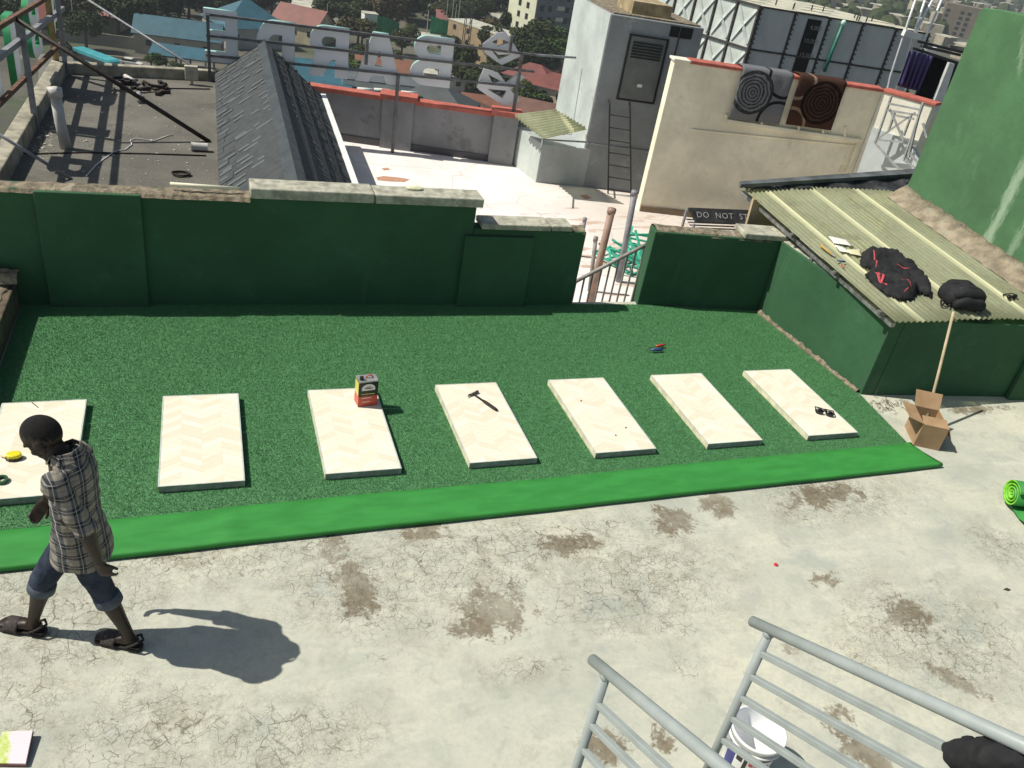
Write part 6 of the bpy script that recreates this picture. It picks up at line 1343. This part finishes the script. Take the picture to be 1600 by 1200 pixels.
o = obj('paper_scrap', rag, mat('pale_rag', (.62,.62,.42), .8, .2, 20), smooth=True); tx3 = bpy.data.textures.new('rag_folds', 'CLOUDS'); tx3.noise_scale = .05; d3 = o.modifiers.new('d','DISPLACE'); d3.texture = tx3; d3.strength = .03; d3.texture_coords = 'LOCAL'
tag(o, 'crumpled pale paper lying on the coping slab', 'paper')
# booklet
q = [gz(-14,1192,.03), gz(40,1193,.03), gz(51,1141,.05), gz(4,1143,.05)]; R_ = thing('notebook', 'open lined notebook with a lime stained page on the concrete', 'notebook', gz(20,1170))
k = N('ruled_page'); co = k.co(); wv = k.n('ShaderNodeTexWave'); wv.bands_direction = 'Y'; wv.inputs['Scale'].default_value = 22; k.l(co, wv.inputs['Vector'])
c_ = k.mix(k.rng(wv.outputs['Fac'], .9, 1, 0, .4), (.72,.62,.66), (.45,.38,.52)); x_ = k.sep(co)[0]
c_ = k.mix(k.rng(k.mth('ADD', x_, k.mth('MULTIPLY', k.noise(14, 5, .7), .10)), .055, .02), c_, k.mix(k.rng(k.noise(30, 4, .7), .35, .65), (.42,.52,.08), (.62,.66,.38))); k.base(c_); k.rough(.8); m_page = k.m
obj('pages', MB().slab(q, .012), m_page, R_, bevel=.001); obj('cover', MB().slab([p_+Vector((0,0,-.013))+(p_-(q[0]+q[2])/2)*.03 for p_ in q], .006), mat('maroon_cover', (.14,.02,.025), .5), R_)
# ------------------------------------------------------------------ the walking man
F = Vector((-.95, .31, 0)).normalized(); LF = Vector((-F.y, F.x, 0)); UP = Vector((0,0,1))     # forward, his left
PC = Vector((-.705, 3.795, 0))
def pf(f, l, z): return PC+F*f+LF*l+UP*z
def basis(d, side=None):
    d = d.normalized(); s = (side if side is not None else LF); s = (s-d*s.dot(d)).normalized(); return s, d.cross(s).normalized()
def loft(mb, secs, n=18, side=None):
    """secs: (centre, half width across, half depth); rings follow the path"""
    k = len(secs); o = len(mb.v)
    for i, (c, a, b) in enumerate(secs):
        d = secs[min(i+1,k-1)][0]-secs[max(i-1,0)][0]; s, t = basis(d, side)
        for j in range(n):
            an = 2*math.pi*j/n; mb.v.append(tuple(c+s*a*math.cos(an)+t*b*math.sin(an)))
    for i in range(k-1):
        for j in range(n): mb.f.append((o+i*n+j, o+i*n+(j+1)%n, o+(i+1)*n+(j+1)%n, o+(i+1)*n+j)); mb.mi.append(0)
    mb.f += [tuple(o+j for j in range(n-1,-1,-1)), tuple(o+(k-1)*n+j for j in range(n))]; mb.mi += [0,0]
def fuse(o, vox, sm=4):
    r = o.modifiers.new('fuse','REMESH'); r.mode = 'VOXEL'; r.voxel_size = vox; r.use_smooth_shade = True
    s = o.modifiers.new('soft','SMOOTH'); s.iterations = sm; s.factor = .5
# joints
HIPL, HIPR = pf(-.01,.085,.86), pf(.03,-.085,.86)
KNL, ANL = Vector((-.625,3.735,.475)), Vector((-.515,3.715,.085))
KNR, ANR = Vector((-.935,3.885,.465)), Vector((-1.045,3.925,.085))
CH = pf(-.01,0,1.20); NB = pf(.045,0,1.395); HC = pf(.105,0,1.475)
SHL, SHR = pf(.0,.158,1.315), pf(.02,-.155,1.285)
ELL_, WRL = gy(134,828,3.585), gy(155,880,3.60)
ELR, WRR = Vector((-.80,4.07,1.06)), gy(71,783,4.12)
k = N('dark_skin'); k.base(k.mix(k.rng(k.noise(14, 4, .6), .3, .7), (.014,.0080,.0052), (.026,.0150,.0098))); k.rough(.45); k.b.inputs['Specular IOR Level'].default_value = .36; m_skin = k.m
man = thing('person', 'man in a checked shirt and rolled jeans walking past the turf', 'person', (PC.x, PC.y, 0))
body = MB()
loft(body, [(pf(-.01,0,.80),.13,.10),(pf(0,0,.95),.14,.095),(CH,.15,.10),(pf(.0,0,1.33),.13,.085),(NB,.06,.06)])
hd = (HC-NB); loft(body, [(NB-UP*.03,.062,.064),(NB.lerp(HC,.5)+UP*.01,.052,.056),(HC-UP*.03,.055,.06)], 14)
# head: skull, jaw, brow, nose, lips, ears, tilted down
tilt = math.radians(40); hf = (F*math.cos(tilt)-UP*math.sin(tilt)).normalized(); hu = (UP*math.cos(tilt)+F*math.sin(tilt)).normalized()
MH = Matrix((hf, LF, hu)).transposed()
def H(f, l, u): return HC+hf*f+LF*l+hu*u
body.ell(H(-.012,0,.025), (.102,.078,.098), 20, 14, MH); body.ell(H(.028,0,-.045), (.066,.060,.075), 18, 12, MH); body.ell(H(.055,0,-.095), (.036,.036,.026), 12, 8, MH)
body.ell(H(.078,0,.022), (.020,.055,.016), 12, 8, MH)
body.ell(H(.098,0,-.022), (.018,.013,.026), 10, 8, MH); body.ell(H(.104,0,-.040), (.016,.021,.012), 10, 8, MH); body.ell(H(.088,0,-.070), (.014,.026,.012), 10, 8, MH)
for s in (-1, 1):
    body.ell(H(-.012,s*.081,-.016), (.027,.013,.038), 12, 8, MH); body.ell(H(.062,s*.038,-.030), (.026,.020,.022), 10, 8, MH)
# arms
for sh, el, wr in ((SHL, ELL_, WRL), (SHR, ELR, WRR)):
    loft(body, [(sh,.058,.058),(sh.lerp(el,.3),.050,.052),(sh.lerp(el,.85),.040,.042),(el,.040,.040),(el.lerp(wr,.3),.040,.040),(el.lerp(wr,.8),.028,.030),(wr,.026,.022)], 14)
def hand(wr, dirv, palm_n, thumb_side, curl):
    d = dirv.normalized(); pn = (palm_n-d*palm_n.dot(d)).normalized(); ac = d.cross(pn).normalized()*thumb_side
    loft(body, [(wr-d*.01,.026,.02),(wr+d*.03,.036,.016),(wr+d*.075,.041,.014),(wr+d*.092,.038,.012)], 12, side=ac)
    for i, (off, ln) in enumerate(((.030,.070),(.010,.078),(-.010,.073),(-.029,.058))):
        p = wr+d*.088+ac*off; q = p; dd = d; pts = [p-d*.02, p]
        for s_ in range(3):
            an = curl*(s_+1)*.55; dd = (d*math.cos(an)+pn*math.sin(an)).normalized(); q = q+dd*ln*(.42,.32,.26)[s_]; pts.append(q)
        body.tube(pts, [.0095,.0095,.0088,.008,.006], 8)
    t0 = wr+d*.025+ac*.03; t1 = t0+(d*.85+ac*.42+pn*.35).normalized()*.045; t2 = t1+(d*.9+ac*.2+pn*.35).normalized()*.032
    body.tube([t0-ac*.012, t0, t1, t2], [.012,.012,.0105,.008], 8)
hand(WRL, ((WRL-ELL_).normalized()*.7+(gy(172,896,3.60)-WRL).normalized()*.5), -LF, 1, .7)
hand(WRR, (gy(58,803,4.13)-WRR), LF, -1, .9)
# legs below the jeans
for hp, kn, an in ((HIPL, KNL, ANL), (HIPR, KNR, ANR)):
    loft(body, [(hp.lerp(kn,.6),.06,.065),(kn,.052,.056),(kn.lerp(an,.28),.048,.056),(kn.lerp(an,.6),.038,.042),(kn.lerp(an,.9),.030,.034),(an-UP*.02,.031,.036)], 14)
def foot(an, hd_, toe):
    d = (toe-hd_); d.z = 0; d = d.normalized(); s = Vector((-d.y, d.x, 0))
    b = Vector((an.x, an.y, 0))-d*.045
    loft(body, [(b+UP*.055,.022,.03),(b+d*.03+UP*.06,.034,.036),(b+d*.10+UP*.055,.036,.032),(b+d*.17+UP*.043,.043,.022),(b+d*.215+UP*.038,.045,.016),(b+d*.235+UP*.035,.040,.010)], 14, side=s)
    for i, o_ in enumerate((.030,.012,-.006,-.022,-.035)): body.ell(b+d*(.243-.006*i)+s*o_+UP*.036, (.014,.014,.011), 8, 6)
    return b, d, s
fL = foot(ANL, gz(221,1010), gz(160,994)); fR = foot(ANR, gz(62,985), gz(0,972))
bo = obj('body', body, m_skin, man, origin=(PC.x, PC.y, 0)); fuse(bo, .0065, 3)
# hair: close cropped cap
hair = MB(); hair.ell(H(-.013,0,.026), (.1012,.0772,.0970), 30, 22, MH)
ho_ = obj('hair', hair, mat('cropped_hair', (.006,.005,.005), .95, .3, 60, bump=.8, bscale=260), man, smooth=True)
me = ho_.data; bmh = bmesh.new(); bmh.from_mesh(me); og = ho_.location+wloc(man)
dele = []
for v in bmh.verts:
    w_ = v.co+og-HC; f_, u_, l_ = w_.dot(hf), w_.dot(hu), abs(w_.dot(LF))
    if u_ < .045+max(0, f_-.02)*.55-max(0, -f_)*.95 and not (f_ < -.04 and u_ > -.05): dele.append(v)
bmesh.ops.delete(bmh, geom=dele, context='VERTS'); bmh.to_mesh(me); bmh.free()
# shirt
k = N('checked_shirt'); 
fr = k.n('ShaderNodeVectorMath', operation='DOT_PRODUCT'); k.l(k.geo(), fr.inputs[0]); fr.inputs[1].default_value = (F*.75+LF*.66)
z_ = k.sep(k.geo())[2]
wz = k.noise(3, 3, .5, k.geo())
def stripes(v, per, lo, hi, ph=0):
    x = k.mth('FRACT', k.mth('ADD', k.mth('MULTIPLY', k.mth('ADD', v, k.mth('MULTIPLY', wz, .05)), 1/per), ph)); return k.rng(k.mth('ABSOLUTE', k.mth('SUBTRACT', x, .5)), hi, lo)
A1, A2 = fr.outputs['Value'], z_
PR = .074
dk = k.mth('MAXIMUM', k.mth('MULTIPLY', stripes(A1, PR, .19, .23), .72), k.mth('MULTIPLY', stripes(A2, PR, .19, .23), .72)); both = k.mth('MULTIPLY', stripes(A1, PR, .19, .23), stripes(A2, PR, .19, .23))
col = k.mix(dk, (.27,.245,.21), (.034,.042,.056)); col = k.mix(k.mth('MULTIPLY', both, .75), col, (.010,.013,.020))
for v in (A1, A2): col = k.mix(k.mth('MULTIPLY', stripes(v, PR, .012, .030), .6), col, (.50,.48,.45))
col = k.mix(k.mth('MULTIPLY', stripes(A1, PR, .012, .035, .5), .6), col, (.30,.19,.08)); col = k.mix(k.mth('MULTIPLY', stripes(A2, PR, .012, .03, .5), .5), col, (.10,.11,.13))
k.base(col); k.rough(.9); k.b.inputs['Specular IOR Level'].default_value = .15; k.bump(k.mth('ADD', k.noise(14, 4, .55, k.mapping((1,1,.6), co=k.geo())), k.mth('MULTIPLY', k.noise(300, 2, .5, k.geo()), .12)), .55, .02); m_shirt = k.m
shirt = MB()
loft(shirt, [(pf(.0,.0,.70),.166,.150),(pf(.0,0,.80),.162,.146),(pf(.0,0,.95),.146,.120),(pf(-.005,0,1.08),.144,.110),(pf(-.01,0,1.20),.155,.108),(pf(-.012,0,1.29),.152,.098),(pf(.0,0,1.345),.112,.082),(pf(.02,0,1.39),.078,.070)], 26)
for sh, el, wr, e_ in ((SHL, ELL_, WRL, 1.02), (SHR, ELR, WRR, 1.02)):
    loft(shirt, [(sh+(NB-sh)*.25,.058,.062),(sh,.064,.066),(sh.lerp(el,.3),.062,.061),(sh.lerp(el,.7),.060,.058),(sh.lerp(el,.92),.056,.055),(sh.lerp(el,.925),.062,.061),(el+(wr-el)*.06,.061,.060)], 18)
rs = random.Random(2)
sho = obj('shirt', shirt, m_shirt, man, origin=(PC.x, PC.y, 0)); fuse(sho, .009, 3)
tx_ = bpy.data.textures.new('cloth_folds', 'CLOUDS'); tx_.noise_scale = .11; tx_.noise_depth = 2
dm = sho.modifiers.new('folds','DISPLACE'); dm.texture = tx_; dm.strength = .030; dm.mid_level = .5; dm.texture_coords = 'LOCAL'
col_ = MB()
for s in (-1, 1):
    q = [(.085,s*.008,1.365),(.055,s*.055,1.395),(.0,s*.075,1.415),(-.05,s*.05,1.425),(-.065,0,1.428)]
    for (a, b) in zip(q, q[1:]):
        A_, B_ = pf(*a), pf(*b); out = ((A_+B_)/2-NB); out.z = 0; out = out.normalized()
        col_.slab([A_+UP*.018, B_+UP*.02, B_+out*.028-UP*.028, A_+out*.028-UP*.030] if s < 0 else [B_+UP*.02, A_+UP*.018, A_+out*.028-UP*.030, B_+out*.028-UP*.028], .006)
obj('collar', col_, m_shirt, sho, bevel=.004)
# jeans rolled to the knee
k = N('washed_denim'); c_ = k.mix(k.rng(k.noise(9, 5, .6, k.geo()), .3, .7), (.016,.021,.036), (.040,.052,.078)); c_ = k.mix(k.rng(k.noise(220, 2, .5, k.geo()), .4, .7, 0, .3), c_, (.10,.12,.15)); k.base(c_); k.rough(.9); k.b.inputs['Specular IOR Level'].default_value = .1; k.bump(k.noise(22, 4, .6, k.geo()), .5, .015); m_denim = k.m
jn = MB(); loft(jn, [(pf(.005,0,.93),.13,.10),(pf(.005,0,.86),.14,.11),(pf(.005,0,.76),.125,.105)], 20)
for hp, kn, an in ((HIPL, KNL, ANL), (HIPR, KNR, ANR)):
    cu_ = kn.lerp(an, .20)
    loft(jn, [(hp-UP*.03,.066,.082),(hp.lerp(kn,.35),.074,.085),(hp.lerp(kn,.75),.068,.076),(kn,.064,.070),(cu_,.064,.069)], 18)
jo = obj('jeans', jn, m_denim, man, origin=(PC.x, PC.y, 0)); fuse(jo, .009, 3)
dj = jo.modifiers.new('folds','DISPLACE'); dj.texture = tx_; dj.strength = .02; dj.texture_coords = 'LOCAL'
m_den2 = mat('denim_turn_up', (.075,.092,.115), .9, .25, 20, bump=.4, bscale=90)
for kn, an in ((KNL, ANL), (KNR, ANR)):
    cf = MB(); loft(cf, [(kn.lerp(an,.10),.062,.068),(kn.lerp(an,.12),.069,.075),(kn.lerp(an,.25),.070,.076),(kn.lerp(an,.28),.060,.066)], 20); o = obj('turn_up', cf, m_den2, jo, smooth=True)
# sandals
m_sole = mat('sandal_rubber', (.018,.014,.013), .8, .3, 20); m_strapm = mat('patterned_strap', (.04,.032,.03), .8, .6, 60, stain=(.20,.17,.17), stain_amt=.7)
for b, d, s in (fL, fR):
    outl = [b+d*f_+s*w_ for f_, w_ in ((-.03,.0),(-.015,.035),(.05,.04),(.13,.045),(.20,.055),(.25,.045),(.27,.0),(.25,-.045),(.20,-.053),(.12,-.042),(.05,-.038),(-.015,-.034))]
    so_ = obj('sandal', MB().prism([q.xy for q in outl[::-1]], .0, .026), m_sole, man, bevel=.006)
    st_ = MB()
    for f0, f1, hh in ((.12,.205,.074),):
        n, m_ = 10, 4
        for i in range(n+1):
            t = math.pi*i/n
            for j in range(m_+1): f_ = f0+(f1-f0)*j/m_; st_.v.append(tuple(b+d*f_+s*(.052*math.cos(t))+UP*(.02+(hh-.02-.10*(f_-f0))*math.sin(t))))
        for i in range(n):
            for j in range(m_): st_.f.append((i*(m_+1)+j, i*(m_+1)+j+1, (i+1)*(m_+1)+j+1, (i+1)*(m_+1)+j)); st_.mi.append(0)
    o = obj('strap', st_, m_strapm, so_, smooth=True); o.modifiers.new('t','SOLIDIFY').thickness = .005
    obj('heel_strap', MB().tube([b+d*.06+s*.042+UP*.03, b-d*.0+s*.043+UP*.075, b-d*.04+UP*.088, b-d*.0-s*.043+UP*.075, b+d*.06-s*.042+UP*.03], .008, 6), m_sole, so_, smooth=True)
